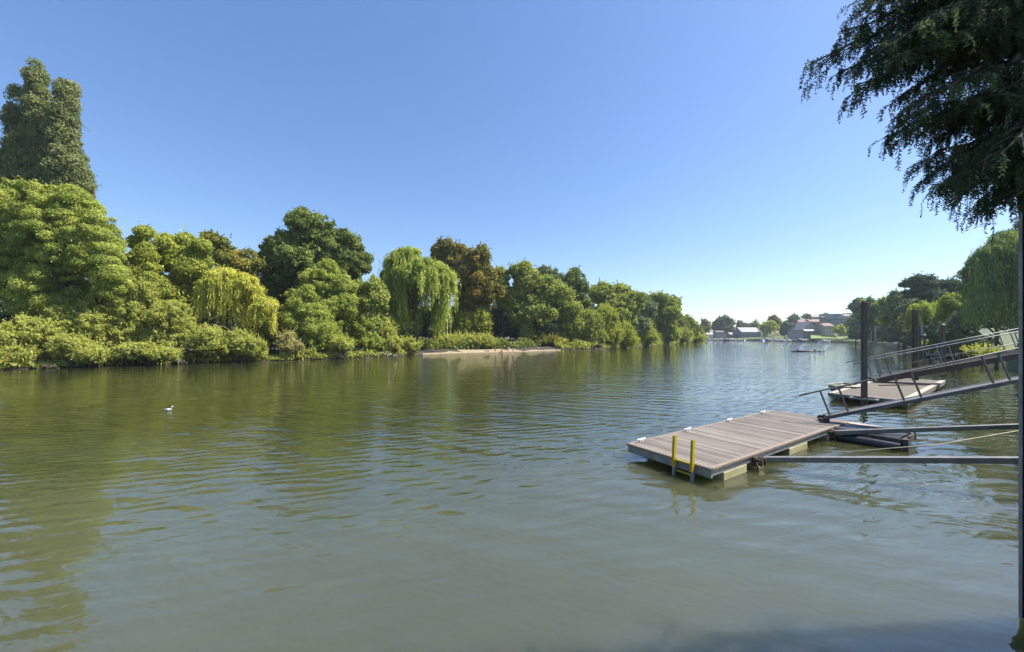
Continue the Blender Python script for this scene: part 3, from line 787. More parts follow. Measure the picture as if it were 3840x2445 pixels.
for i, cx in enumerate((.42, 2.75, 5.35, 7.9)):
    c = MB()
    c.box(cx - .07, cx - .03, -.10, -.04, DZ + .004, DZ + .06); c.box(cx + .03, cx + .07, -.10, -.04, DZ + .004, DZ + .06)
    c.tube([(cx - .19, -.07, DZ + .085), (cx - .1, -.07, DZ + .075), (cx + .1, -.07, DZ + .075), (cx + .19, -.07, DZ + .085)], [.016, .024, .024, .016], 6)
    c.build('cleat', M['white'], pon, smooth=False)
# hinge brackets
for bx in (2.02, 7.35):
    c = MB()
    c.box(bx - .14, bx + .14, -WP - .05, -WP + .02, DZ - .30, DZ - .07)
    c.box(bx - .11, bx - .07, -WP - .22, -WP - .052, DZ - .26, DZ - .10); c.box(bx + .07, bx + .11, -WP - .22, -WP - .052, DZ - .26, DZ - .10)
    c.tube([(bx - .15, -WP - .16, DZ - .18), (bx + .15, -WP - .16, DZ - .18)], .03, 8)
    c.tube([(bx - .05, -WP - .1, DZ - .1), (bx - .2, -WP - .13, DZ - .22), (bx - .1, -WP - .12, -.02)], .022, 6)
    c.build('hinge_bracket', M['rust'], pon)
# extension at the end, with dark pad, plank and tube fender
mb = MB()
yy = -WP - .02
mb.box(7.62, 8.72, yy - 1.55, yy, DZ - .13, DZ - .055)
mb.build('rubber_pad', M['rubber'], pon)
mb = MB(); mb.box(8.73, 9.10, yy - 1.62, yy - .0, DZ - .09, DZ - .02, .7)
mb.build('side_plank', M['palewood'], pon)
mb = MB()
mb.box(7.56, 7.60, yy - 1.60, yy, DZ - .28, DZ - .07); mb.box(7.60, 9.08, yy - 1.66, yy - 1.60, DZ - .28, DZ - .07)
mb.box(9.04, 9.10, yy - 1.59, yy, DZ - .28, DZ - .10)
mb.box(7.5, 7.62, yy - 1.78, yy - 1.66, -.3, DZ - .04)
mb.build('extension_frame', M['darkwood'], pon)
c = MB(); c.tube([(7.44, yy - .05, .10), (7.44, yy - 1.62, .10)], .13, 14)
c.build('tube_fender', M['rubber'], pon, smooth=False)
# ladder: two channel rails and rungs
lad = bpy.data.objects.new('boarding_ladder', None); COL.objects.link(lad); lad.parent = pon
tag(lad, 'yellow boarding ladder with grey lower stringers')
lx = -.125
for y in (-1.53, -2.02):
    c = MB(); c.bar((lx - .05, y, -.32), (lx - .02, y, DZ - .19), .06, .09, up=(1, 0, 0)); c.build('lower_stringer', M['galv'], lad, bevel=.004)
    c = MB()
    c.bar((lx - .018, y, DZ - .187), (lx + .03, y, DZ + .58), .022, .10, up=(1, 0, 0))
    c.bar((lx + .030, y + (.028), DZ - .187), (lx + .078, y + .028, DZ + .58), .034, .018, up=(1, 0, 0))
    c.bar((lx - .066, y + (.028), DZ - .187), (lx - .018, y + .028, DZ + .58), .034, .018, up=(1, 0, 0))
    c.build('rail', M['yellow'], lad)
for z in (DZ - .02, DZ - .28, DZ - .54):
    c = MB(); c.bar((lx + .01, -1.55, z), (lx + .01, -2.0, z), .05, .035); c.build('rung', M['yellow'], lad)

# ---------------------------------------------------------------- gangway down to the near pontoon
gdir = Vector((.925, -.38, 0)); gside = Vector((.38, .925, 0))
G0 = Vector((11.33, 13.40, .52)); SL = .322
g = empty('gangway', G0, 'dark steel gangway with one handrail sloping down to the near plank pontoon', 'gangway')
def gp(t, h=0.0, s=0.0):        # along, perpendicular height, sideways
    up = (Vector((0, 0, 1)) - gdir * SL).normalized()
    return gdir * t + Vector((0, 0, SL * t)) + up * h + gside * s
mb = MB(); mb.bar(gp(0, .07), gp(5.6, .07), .06, .12); mb.build('stringer', M['steel'], g, bevel=.004)
mb = MB(); mb.bar(gp(0, .07, .34), gp(5.6, .07, .34), .06, .12); mb.build('stringer', M['steel'], g, bevel=.004)
mb = MB(); mb.bar(gp(.03, .10, .17), gp(5.55, .10, .17), .27, .03)
mb.build('walkway', M['greysteel'], g)
rail = [gp(-.52, 1.03)] + [gp(t, 1.04) for t in (0, 1.2, 2.4, 3.6, 5.6)]
mb = MB(); mb.tube(rail, .028, 8); mb.build('handrail', M['steel'], g, smooth=True)
for t in (.10, .62, 2.12, 2.55, 4.25, 4.62):
    mb = MB(); mb.bar(gp(t, .146), gp(t, 1.03), .042, .042, up=(1, 0, 0)); mb.build('post', M['steel'], g)
for s in (-.02, .44):
    mb = MB(); mb.tube([gp(-.06, .0, s) - gside * .06, gp(-.06, .0, s) + gside * .06], .10, 12); mb.build('wheel', M['rubber'], g)
mb = MB(); mb.bar(gp(-.12, .02, -.1), gp(-.12, .02, .52), .05, .03); mb.build('axle', M['rust'], g)

# stiff arms that hold the pontoon off the bank
def arm(label, a, b, wdt):
    a = Vector(a); b = Vector(b)
    t = empty('mooring_strut', a, label, 'strut', 'struts holding the near pontoon')
    c = MB(); c.bar((0, 0, 0), b - a, wdt, wdt); c.build('beam', M['greysteel'], t, bevel=.01)
    d = (b - a).normalized()
    c = MB(); c.bar(-d * .16, -d * .002, wdt * .5, wdt * .7); c.build('end_lug', M['rust'], t)
    return t
a1 = PW(2862, 1722, .24); a2 = PW(3128, 1622, .27)
b1 = a1 + gdir * 6.2 + Vector((0, 0, .75)); b2 = a2 + gdir * 6.0 + Vector((0, 0, .85))
arm('square steel arm nearest the camera, reaching from the pontoon side to the right edge', a1, b1, .135)
arm('square steel arm farther off, reaching from the dark pontoon extension to the right edge', a2, b2, .135)
rp = tag(MB().tube([a1 + gdir * .3 + Vector((0, .12, .04)), (a1 + b2) / 2 + Vector((0, 0, -.10)), b2 - gdir * .9 + Vector((0, 0, -.1))], .011, 6).build('brace_rope', M['rope'], None, smooth=True),
    'thin pale brace line running diagonally between the two square steel arms', 'rope')

# ---------------------------------------------------------------- second pontoon with its gangway
p2 = empty('pontoon', (17.38, 20.51, 0), 'farther floating pontoon with bleached timber edges, behind the near gangway', 'pontoon', rz=.6236)
L2, W2 = 13.77, 3.02
mb = MB(); x = .18
while x < L2 - .2:
    mb.box(x, x + .19, -W2 + .26, -.26, DZ - .05, DZ - .006, rr.random()); x += .2
mb.build('decking', M['tan'], p2)
mb = MB(); mb.box(0, L2, -.25, 0, DZ - .06, DZ + .03, .8); mb.build('edge_timber', M['palewood'], p2, bevel=.006)
mb = MB(); mb.box(0, L2, -W2, -W2 + .25, DZ - .06, DZ + .03, .8); mb.build('edge_timber', M['palewood'], p2, bevel=.006)
mb = MB(); mb.box(-.06, .17, -W2 - .01, .01, DZ - .16, DZ + .0); mb.build('end_board', M['greysteel'], p2)
mb = MB(); mb.box(L2 - .17, L2 + .06, -W2, 0, DZ - .16, DZ + .0); mb.build('end_board', M['greysteel'], p2)
mb = MB(); mb.box(.18, L2 - .18, -W2 + .02, -W2 + .08, DZ - .24, DZ - .062); mb.box(.18, L2 - .18, -.08, -.02, DZ - .24, DZ - .062)
mb.build('frame', M['fascia'], p2)
for a, b in ((.9, 2.6), (4.2, 6.4), (8.2, 9.6), (11.2, 13.2)):
    MB().box(a, b, -W2 + .12, -.15, -.4, DZ - .08).build('float', M['concrete'], p2, bevel=.02)
MB().box(.6, L2 - .7, -W2 + .4, -.35, -.2, DZ - .10).build('hull_core', M['darkwood'], p2)
c = MB(); c.box(-.52, -.065, -2.05, -1.95, DZ - .12, DZ - .04); c.box(-.52, -.065, -1.07, -.97, DZ - .12, DZ - .04); c.box(-.62, -.525, -2.05, -.97, DZ - .12, DZ - .04)
c.build('pile_guide', M['greysteel'], p2)
c = MB(); c.bar((6.4, -.9, DZ + .03), (9.4, -2.6, DZ + .03), .07, .06); c.build('deck_bar', M['steel'], p2)

GD2 = Vector((.925, -.38, 0)); G2 = Vector((25.0, 25.0, .62)); SL2 = .27
g2 = empty('gangway', G2, 'deep-sided pale-railed gangway crossing behind, down to the farther pontoon', 'gangway')
gs2 = Vector((.38, .925, 0))
def gq(t, h=0.0, s=0.0):
    up = (Vector((0, 0, 1)) - GD2 * SL2).normalized()
    return GD2 * t + Vector((0, 0, SL2 * t)) + up * h + gs2 * s
for s in (0, 1.2):
    mb = MB(); mb.bar(gq(-.4, .02, s), gq(9, .02, s), .07, .34); mb.build('stringer', M['rust'] if s == 0 else M['steel'], g2)
    mb = MB(); mb.tube([gq(-1.3, 1.42, s), gq(0, 1.45, s), gq(4.5, 1.46, s), gq(9, 1.46, s)], .034, 8); mb.build('handrail', M['galv'], g2, smooth=True)
    if s == 0:
        mb = MB(); mb.tube([gq(-.3, .80, s), gq(4.5, .80, s), gq(9, .80, s)], .024, 6); mb.build('mid_rail', M['galv'], g2, smooth=True)
    for t in (-.2, .35, 3.05, 3.45, 6.4, 6.9):
        mb = MB(); mb.bar(gq(t, .19, s), gq(t, 1.43, s), .045, .045, up=(1, 0, 0)); mb.build('post', M['galv'] if t > 3.2 else M['steel'], g2)
mb = MB()
for k in range(52):
    t = -.35 + k * .18
    mb.bar(gq(t, .15, .04), gq(t, .15, 1.16), .15, .03, rr.random())
mb.build('walkway', M['greysteel'], g2)

# mooring piles (steel sections: dark web, flange chamfered and coloured pale to imitate its sunlit edge)
def pile(label, x, y, top, wd, mat='pilewood', flange='palewood', group='mooring piles', name='mooring_pile', cap=None):
    t = empty(name, (x, y, 0), label, 'mooring pile', group)
    mb = MB()
    r0 = wd / 2
    mb.box(-r0, r0 * .72, -r0 * .8, r0 * .8, -1.5, top)
    mb.box(-r0 * .8, r0 * .5, -r0 * .6, r0 * .6, top + .002, top + .05)
    mb.build('shaft', M[mat], t, bevel=.02)
    mb = MB()
    fl = [(r0 * .725, -r0 * 1.0), (r0 * 1.0, -r0 * .60), (r0 * 1.0, r0 * .7), (r0 * .725, r0 * .7)]
    mb.add([(a, b_, -1.5) for a, b_ in fl] + [(a, b_, top + .01) for a, b_ in fl], [(0, 1, 5, 4), (1, 2, 6, 5), (2, 3, 7, 6), (3, 0, 4, 7), (4, 5, 6, 7)])
    mb.build('flange', M[flange], t)
    if cap:
        mb = MB(); mb.tube([(0, 0, top + .055), (0, 0, top + .14), (0, 0, top + .30)], [r0 * 1.15, r0 * 1.1, .02], 10); mb.build('cap', M[cap], t)
    return t
pile('tall dark mooring pile at the near end of the farther pontoon', 17.98, 19.06, 5.27, .215)
pile('tall brown mooring pile at the far end of the farther pontoon', 28.75, 26.62, 5.40, .27, 'rust')
def xy(px, d): return ((px - 1920) / F * d, d)
q = xy(3536, 56); pile('dark pile beside the moored white cabin cruiser', q[0], q[1], CAMZ + 40 / F * 56, .50, cap='steel')
q = xy(3601, 58); pile('grey pile with a pale pointed cap under the willow right of the cruiser', q[0], q[1], CAMZ + 34 / F * 58, .42, 'greysteel', 'galv', cap='galv')
q = xy(3620, 60); pile('brown pile just right of the pale-capped grey pile', q[0], q[1], CAMZ + 40 / F * 60, .34, 'rust', 'rust')
q = xy(3467, 60); pile('thin grey pile with white cap right of the brown pile', q[0], q[1], CAMZ + 3 / F * 60, .26, 'greysteel', 'galv', cap='white')
q = xy(3392, 120); pile('thin reddish pile in front of the white boat by the right bank', q[0], q[1], CAMZ + 12 / F * 120, .8, 'rust', 'rust')
q = xy(3281, 158); pile('pale pole standing at the right bank beyond the tall dark pile', q[0], q[1], CAMZ + 50 / F * 158, .9, 'galv', 'galv')
q = xy(3347, 150); pile('dark slender pole left of the white boat by the right bank', q[0], q[1], CAMZ + 30 / F * 150, .6, 'darkwood', 'darkwood')
# notice board by the brown pile
sb = empty('notice_board', (*xy(3450, 58), 0), 'upright pale lilac board on a dark post behind the brown pile', 'sign')
mb = MB(); mb.box(-.10, .10, -.1, .1, -1, 3.6); mb.build('board_post', M['darkwood'], sb)
mb = MB(); mb.box(-.02, .36, -.16, -.105, 3.62, 5.3); mb.build('board', M['cream'], sb)
# steel post at the right edge of the photo, on the near quay
ps = empty('steel_post', (6.42, 4.60, 0), 'dark steel post standing at the right edge of the photo', 'post')
MB().box(-.075, .075, -.075, .075, -1.4, 5.35).build('post_shaft', M['darkpost'], ps, bevel=.008)
MB().box(-.085, -.079, .035, .07, -1.4, 5.25).build('side_flange', M['galv'], ps)
MB().box(-.10, .10, -.10, .10, 5.352, 5.37).build('cap_plate', M['steel'], ps)

# ---------------------------------------------------------------- yew overhanging from the right
def yew():
    rng = np.random.default_rng(77)
    base = np.array([6.75, 4.2, 1.1])
    t = empty('yew_tree', base, 'dark drooping evergreen overhanging the water in the top right corner', 'tree')
    dl = 6.2
    tips = [(2010, 4, 5.6), (2050, 62, 6.4), (1978, 96, 6.0), (2050, 138, 5.2), (1893, 166, 5.8), (1960, 190, 6.3), (2000, 230, 5.7), (2105, 250, 6.4), (2085, 345, 6.0),
            (2130, 300, 5.4), (2165, 395, 5.8), (2175, 432, 6.5), (2210, 455, 5.6), (2300, 505, 6.0), (2250, 470, 6.4), (2345, 500, 5.5), (2390, 455, 6.2), (2020, 20, 6.6)]
    T3 = [np.array(P(a * S, b * S, d * .63)) + np.array([.06, 0, .08]) for a, b, d in tips]
    # fill tips inside the visible mass
    for _ in range(92):
        a = rng.uniform(2060, 2480); b = rng.uniform(-140, 480)
        lim = 2010 if b < 130 else (2000 if b < 230 else (2095 + (b - 250) * .75))
        if b > 430 and a < 2200: continue
        if a < lim + 25: continue
        T3.append(np.array(P(a * S, b * S, rng.uniform(3.1, 4.2))))
    for _ in range(36):       # the rest of the crown, over the bank
        d = unit(rng.normal(size=3))
        T3.append(np.array([7.2, 3.8, 5.9]) + d * np.array([2.1, 1.2, 1.9]))
    for _ in range(10):       # crown above the frame
        T3.append(np.array([rng.uniform(3.9, 7.4), rng.uniform(3.0, 4.0), rng.uniform(6.5, 7.6)]))
    mb = MB()
    mb.tube([(0, 0, -.8), (.1, .1, 2), (.0, .0, 3.4), (.1, -.1, 5.2), (.1, -.1, 6.8)], [.36, .29, .22, .13, .03], 10)
    Q, Tn = [], []
    down = np.array([0, 0, -1.0])
    def sprig(p0, dr, ln, tint):
        m = max(5, int(ln / .0070)); s = np.linspace(0, ln, m); k = (s / ln)[:, None]
        pos = p0 + dr * (s[:, None] * (1 - .55 * k)) + down * (s[:, None] * k * .85) + rng.normal(size=(m, 3)) * .004
        tg = unit(dr * (1 - k) + down * (k + .15))
        sv = unit(np.cross(tg, unit(rng.normal(size=3))[None, :]))
        side = sv * np.where(np.arange(m) % 2, 1, -1)[:, None]
        n = unit(np.cross(tg, side) + rng.normal(size=(m, 3)) * .5)
        ax = tg * .75 + side + rng.normal(size=(m, 3)) * .2
        tp = (1.15 - .7 * k) 
        Q.append(leaves_to_quads(rng, pos + side * .014 * tp, n, ax, .040, .0125)); Tn.append(np.clip(tint + rng.uniform(-.25, .25, m), 0, .9))
        w = sv[0] * .0025
        Q.append(np.stack([pos[:-1:4] - w, pos[:-1:4] + w, pos[np.minimum(np.arange(0, m - 1, 4) + 4, m - 1)] + w, pos[np.minimum(np.arange(0, m - 1, 4) + 4, m - 1)] - w], 1)); Tn.append(np.zeros(len(pos[:-1:4])))
    for ti, tip in enumerate(T3):
        root = base + np.array([rng.normal() * .15, rng.normal() * .15, max(1.5, min(6.0, tip[2] - base[2] + rng.uniform(.0, .9)))])
        vec = tip - root; ln = np.linalg.norm(vec)
        n = max(6, int(ln / .25))
        pts = np.array([root + vec * (i / n) + np.array([0, 0, .12 * ln * math.sin(math.pi * i / n)]) + rng.normal(size=3) * .025 for i in range(n + 1)])
        mb.tube([Vector(p - base) for p in pts], [.045 * (1 - .92 * i / n) + .003 for i in range(n + 1)], 5)
        near = ti < 110
        outer = 1.9 if ti <= 17 else 1.3
        dirb = unit(vec)
        nl = int((10.5 if near else 4) * min(ln, outer))
        for k in range(nl):
            u = 1 - (k + rng.uniform(0, .8)) / nl * min(1, outer / ln)
            f = min(u, .999) * n; i = int(f)
            p = pts[i] + (pts[i + 1] - pts[i]) * (f - i)
            sd = unit(np.cross(dirb, [0, 0, 1.0])) * (1 if k % 2 else -1)
            back = (1 - u) * ln
            L2_ = min(.10 + back * .55, rng.uniform(.28, .62))
            ld = unit(dirb * rng.uniform(.6, 1.0) + sd * rng.uniform(.4, .9) + np.array([0, 0, rng.uniform(-.25, .15)]))
            m2 = max(3, int(L2_ / .038)); tl = rng.uniform(0, 1) ** 1.5
            lat = [p + ld * (L2_ * q / m2) + down * (.35 * L2_ * (q / m2) ** 2) for q in range(m2 + 1)]
            mb.tube([Vector(a - base) for a in lat[::2]] if m2 > 3 else [Vector(a - base) for a in lat], [.007 * (1 - .8 * q) + .001 for q in np.linspace(0, 1, len(lat[::2]) if m2 > 3 else len(lat))], 4, cap=False)
            for q in range(m2 + 1):
                if rng.random() < .12: continue
                s2 = np.cross(ld, [0, 0, 1.0]) * rng.choice([-1, 1])
                sprig(lat[q] - base, unit(ld * rng.uniform(.3, .9) + s2 * rng.uniform(.0, .7) + np.array([0, 0, rng.uniform(-.9, .1)])), rng.uniform(.06, .16) * (1.25 if q == m2 else 1), np.clip(tl + rng.normal() * .12, 0, 1))
        if tip[2] < 6.0 and rng.random() < .8 and near:          # hanging tassels
            for k in range(5):
                p = pts[-1 - rng.integers(0, 3)] + rng.normal(size=3) * .10
                sprig(p - base, unit(np.array([rng.normal() * .15, rng.normal() * .15, -1])), rng.uniform(.12, .26), .3)
    link('crown', quads_mesh('crown', np.concatenate(Q), np.concatenate(Tn)), M['yew'], t)
    mb.build('trunk', M['bark'], t, smooth=True)
yew()

# ---------------------------------------------------------------- gull on the water
def gull():
    d = 17.6; o = P(633, 1542, d); 
    t = empty('gull', (o.x, o.y, 0.0), 'white gull floating on the green water at left, facing right', 'gull')
    secs = [(-.20, .045, .012, .012), (-.16, .05, .030, .022), (-.08, .045, .060, .050), (0, .040, .075, .062), (.07, .05, .068, .062), (.11, .085, .045, .048),
            (.125, .125, .034, .036), (.135, .165, .032, .036), (.155, .195, .034, .034), (.185, .198, .020, .020), (.20, .196, .006, .006)]
    vs, fs = [], []; n = 12
    for (x, z, ry, rz) in secs:
        for k in range(n):
            a = 2 * math.pi * k / n
            vs.append((x, ry * math.cos(a), z + rz * math.sin(a)))
    for i in range(len(secs) - 1):
        for k in range(n):
            fs.append((i * n + k, i * n + (k + 1) % n, (i + 1) * n + (k + 1) % n, (i + 1) * n + k))
    fs += [tuple(range(n))[::-1], tuple(range((len(secs) - 1) * n, len(secs) * n))]
    me = bpy.data.meshes.new('body'); me.from_pydata(vs, [], fs); me.polygons.foreach_set('use_smooth', [True] * len(fs)); me.update()
    b = link('body', me, M['feather'], t)
    for s in (-1, 1):
        c = MB(); c.tube([(.05, s * .062, .065), (-.04, s * .072, .072), (-.14, s * .045, .070), (-.24, s * .012, .085)], [.022, .034, .022, .006], 7)
        c.build('wing', M['wing'], t, smooth=True)
    c = MB(); c.tube([(.196, 0, .196), (.235, 0, .188)], [.008, .002], 6); c.build('beak', M['beak'], t)
gull()

# ---------------------------------------------------------------- driftwood far out
o = PW(3028, 1319)
lg = empty('driftwood_log', (o.x, o.y, 0), 'long low dark driftwood log with stubby lumps floating in mid river', 'log')
mb = MB()
hw = 62 / F * o.y
mb.tube([(-hw, 0, .05), (-hw * .8, .1, .12), (-hw * .5, .1, .16), (0, -.1, .10), (hw * .2, -.2, .02)], [.04, .20, .24, .22, .06], 8)
mb.tube([(hw * .02, -.5, .02), (hw * .35, -.5, .08), (hw * .6, -.3, .05)], [.05, .16, .05], 7)
mb.tube([(hw * .5, .1, .04), (hw * .75, .1, .13), (hw, .2, .16)], [.05, .17, .03], 7)
mb.build('log_wood', M['darkwood'], lg, smooth=True)
for (px, h) in ((-.62, .62), (-.40, .42), (.42, .60), (.98, .45)):
    mb = MB(); mb.tube([(hw * px, 0, .05), (hw * px + .12, 0, h * .6), (hw * px + .05, .1, h)], [.24 if h > .5 else .12, .2 if h > .5 else .08, .03], 6)
    mb.build('stub', M['darkwood'], lg, smooth=True)

# ---------------------------------------------------------------- people on the beach
def person(label, px, py, d, joints, hair_pos, cloth, clothpts):
    """joints: dict name -> (x,z,y,radius); edges fixed"""
    o = P(px, py, d)
    t = empty('person', o, label, 'person', 'people sitting on the beach')
    names = list(joints)
    ed = [('pelvis', 'spine'), ('spine', 'chest'), ('chest', 'neck'), ('neck', 'head'), ('chest', 'shl'), ('shl', 'ell'), ('ell', 'hal'), ('chest', 'shr'), ('shr', 'elr'), ('elr', 'har'),
          ('pelvis', 'hil'), ('hil', 'knl'), ('knl', 'anl'), ('anl', 'tol'), ('pelvis', 'hir'), ('hir', 'knr'), ('knr', 'anr'), ('anr', 'tor')]
    me = bpy.data.meshes.new('body')
    me.from_pydata([joints[n][:3] for n in names], [(names.index(a), names.index(b)) for a, b in ed], [])
    ob = link('body', me, M['skin'], t)
    ob.modifiers.new('Skin', 'SKIN')
    for i, n in enumerate(names):
        sv = me.skin_vertices[0].data[i]; sv.radius = (joints[n][3], joints[n][3]); sv.use_root = (n == 'pelvis')
    s = ob.modifiers.new('Sub', 'SUBSURF'); s.levels = 2; s.render_levels = 2
    h = joints['head']
    c = MB(); c.tube([(h[0] + .01, h[1] + .02, h[2] - .07), (h[0], h[1] + .015, h[2] + .02), (h[0], h[1] + .01, h[2] + .10), (h[0], h[1], h[2] + .14)], [.095, .115, .085, .02], 9)
    c.build('hair', M['hair'], t, smooth=True)
    c = MB(); c.tube([joints[a][:3] for a in clothpts], [joints[a][3] * 1.22 for a in clothpts], 9); c.build('clothing', M[cloth], t, smooth=True)
    return t
sit = dict(pelvis=(0, 0, .12, .14), spine=(-.02, .03, .34, .12), chest=(-.02, .02, .56, .13), neck=(0, 0, .70, .05), head=(.02, -.02, .84, .095),
           shl=(-.19, 0, .58, .06), ell=(-.26, -.14, .36, .045), hal=(-.15, -.36, .40, .04), shr=(.17, 0, .58, .06), elr=(.26, -.12, .36, .045), har=(.16, -.36, .40, .04),
           hil=(-.12, -.06, .12, .09), knl=(-.16, -.42, .46, .065), anl=(-.15, -.62, .08, .045), tol=(-.15, -.80, .04, .035),
           hir=(.12, -.06, .12, .09), knr=(.16, -.42, .46, .065), anr=(.15, -.62, .08, .045), tor=(.15, -.80, .04, .035))
kneel = dict(sit); kneel.update(pelvis=(0, .1, .45, .14), spine=(0, .08, .66, .12), chest=(0, .04, .88, .13), neck=(0, .0, 1.02, .05), head=(.01, -.03, 1.16, .095),
           shl=(-.19, .03, .90, .06), ell=(-.27, -.05, .66, .045), hal=(-.18, -.22, .52, .04), shr=(.19, .03, .90, .06), elr=(.27, -.05, .66, .045), har=(.18, -.22, .52, .04),
           hil=(-.12, .05, .42, .09), knl=(-.14, -.2, .09, .07), anl=(-.14, .25, .06, .045), tol=(-.14, .42, .04, .035),
           hir=(.12, .05, .42, .09), knr=(.14, -.2, .09, .07), anr=(.14, .25, .06, .045), tor=(.14, .42, .04, .035))
person('person in blue sitting leftmost on the beach, knees drawn up', 1858, 1318, 85.5, sit, 0, 'cloth_blue', ('pelvis', 'spine', 'chest'))
person('bare-chested person sitting second from left on the beach', 1882, 1318.5, 85.0, sit, 0, 'cloth_dark', ('hil', 'pelvis', 'hir'))
person('person with dark hair kneeling upright, tallest of the beach group', 1905, 1318, 84.8, kneel, 0, 'cloth_pink', ('pelvis', 'spine'))
person('person in pink sitting rightmost of the group on the beach', 1924, 1317.5, 85.0, sit, 0, 'cloth_pink', ('pelvis', 'spine', 'chest'))
# ---------------------------------------------------------------- right bank trees
def TR(label, d, lst, mat, puff, lw, name='broadleaf_tree', cat='tree', full=False, **kw):
    ls = [lobe(a, b, c, e, d) for (a, b, c, e) in lst] if full else lobesV(lst, d)
    return make_tree(name, label, cat, ls, M[mat], puff, lw[0], lw[1], **kw)
TR('large shaded weeping willow hanging over the right bank behind the gangways', 40,
   [(2390, 605, 80, 80), (2330, 620, 50, 60), (2300, 660, 36, 60), (2440, 570, 70, 80), (2470, 700, 90, 90)], 'rightwillow', 1.0, (.34, .10), 'weeping_willow', r0=.5, gz=1.5, droop=.8, density=.9,
   weep=dict(zbot=1.9, ncl=230, per=14, L=.42, W=.095, spread=.30, bulge=.7, lmin=.5, top=-.45))
TR('dark flat-topped pine above the right bank', 92, [(2140, 668, 26, 20), (2180, 662, 30, 16), (2165, 690, 40, 22), (2215, 680, 36, 24), (2240, 690, 24, 30)], 'pine', 1.1, (.42, .24), 'pine_tree', r0=.35, gz=3, flat=.45)
TR('weeping willow with a yellow crest between the pine and the two tall piles', 74, [(2170, 735, 34, 30), (2150, 745, 26, 26), (2198, 735, 26, 30)], 'weep', .8, (.46, .15), 'weeping_willow', r0=.25, gz=1.8, droop=.75,
   weep=dict(zbot=2.4, ncl=60, per=10, L=.55, W=.15, spread=.3, bulge=.5))
TR('bright green bush-like tree tucked under the left side of the large shaded willow', 62, [(2235, 715, 28, 30), (2250, 750, 26, 36), (2220, 760, 22, 26)], 'broad', .8, (.36, .2), r0=.2, gz=2)
TR('shaded tree between the yellow-crested willow and the bright bush-like tree', 84, [(2215, 725, 34, 36), (2235, 745, 40, 40), (2195, 760, 40, 30)], 'darktree', 1.1, (.46, .28), r0=.3, gz=2.5, nl=4)
TR('green tree with lit crown directly right of the tall dark pile', 135, [(2050, 720, 24, 24), (2065, 745, 26, 28), (2040, 755, 22, 30)], 'rightwillow', 1.5, (.8, .5), r0=.3, gz=2.5)
TR('dark rounded tree at the left end of the right bank trees', 175, [(2018, 722, 15, 20), (2030, 750, 24, 24), (2012, 755, 14, 22)], 'darktree', 1.7, (.95, .65), r0=.3, gz=3)
TR('tall green tree behind the right bank left of the pine', 115, [(2110, 705, 28, 22), (2100, 735, 30, 34), (2128, 740, 26, 34)], 'rightwillow', 1.4, (.68, .44), r0=.35, gz=3)
TR('small leafy tree right of the tall dark pile in the middle of the right bank', 125, [(2082, 712, 16, 22), (2085, 745, 20, 30)], 'broad', 1.2, (.7, .46), r0=.25, gz=2.5)
TR('dark tree filling the background behind the yellow-crested willow', 105, [(2160, 730, 50, 36), (2130, 760, 40, 26), (2205, 760, 50, 26)], 'darktree', 1.5, (.62, .4), r0=.3, gz=2.5)
TR('dark tree closing the bank behind the large shaded willow', 56, [(2330, 740, 50, 50), (2400, 740, 70, 60), (2280, 755, 34, 40)], 'darktree', 1.1, (.40, .26), r0=.3, gz=2.5)
for (lab, px, d, hw, hh, mt, z) in (
    ('low sunny bush on the bank right of the brown pile', 3486, 64, 26, 12, 'yellowgreen', 1.6),
    ('leafy plants at the waterline below the large shaded willow', 3730, 45, 60, 12, 'scrub', 1.2),
    ('small weedy clump at the bank between the gangway rails', 3660, 52, 40, 10, 'scrub', 1.2),
    ('dark hedge on the right bank beyond the tall dark pile', 3300, 168, 30, 14, 'darktree', 1.4),
    ('dark bush behind the white boat by the right bank', 3390, 150, 34, 14, 'darktree', 1.4)):
    make_shrub(lab, [lobe(px, H + (CAMZ - z) / d * F - hh * .2, hw, hh, d)], M[mt], .3 + d * .006, .1 + d * .005, .05 + d * .002, z - .6, group='plants on the right bank')

# ---------------------------------------------------------------- far bank: trees
def TF(label, px0, px1, top, bot, d, mat, name='broadleaf_tree', weep=None, **kw):
    cx = (px0 + px1) / 2; hw = (px1 - px0) / 2; cy = (top + bot) / 2; hh = (bot - top) / 2
    ls = [(cx - hw * .25, cy + hh * .15, hw * .68, hh * .85), (cx + hw * .3, cy + hh * .05, hw * .62, hh * .75), (cx + hw * .05, cy - hh * .35, hw * .6, hh * .6)]
    return TR(label, d, ls, mat, .6 + d * .0038, (.1 + d * .0042, .05 + d * .0028), name, full=True, r0=.3, nl=3, gz=CAMZ + (H - bot) / F * d - .3, weep=weep, cover=.9, **kw)
TF('brownish tree leftmost on the far shore, next to the island point', 2620, 2668, 1199, 1254, 372, 'orange')
TF('large round grey-green tree on the far shore near the island point', 2664, 2762, 1183, 1256, 376, 'darktree')
TF('hedge-like dark tree behind the left end of the grey boathouse', 2758, 2800, 1206, 1240, 392, 'darktree')
TF('row-like green tree behind the grey boathouse', 2795, 2856, 1211, 1240, 396, 'rightwillow')
TF('weeping willow with yellow crown right of the grey boathouse', 2846, 2925, 1203, 1250, 322, 'weep', 'weeping_willow', weep=dict(zbot=-5, ncl=30, per=8, L=1.6, W=.5, spread=.6, bulge=1.0))
TF('brown-crowned tree rising behind the yellow-crowned willow', 2878, 2928, 1180, 1232, 350, 'chestnut', 'chestnut_tree')
TF('dark tree between the yellow-crowned willow and the gabled house', 2926, 2962, 1210, 1264, 312, 'darktree')
TF('dark spreading tree left of the gabled house', 2955, 3012, 1216, 1258, 306, 'darktree')
TF('green rounded tree on the rise left of the gabled house', 2948, 3000, 1183, 1228, 362, 'rightwillow')
TF('small dark tree right of the gabled house roof', 3074, 3104, 1214, 1250, 300, 'darktree')
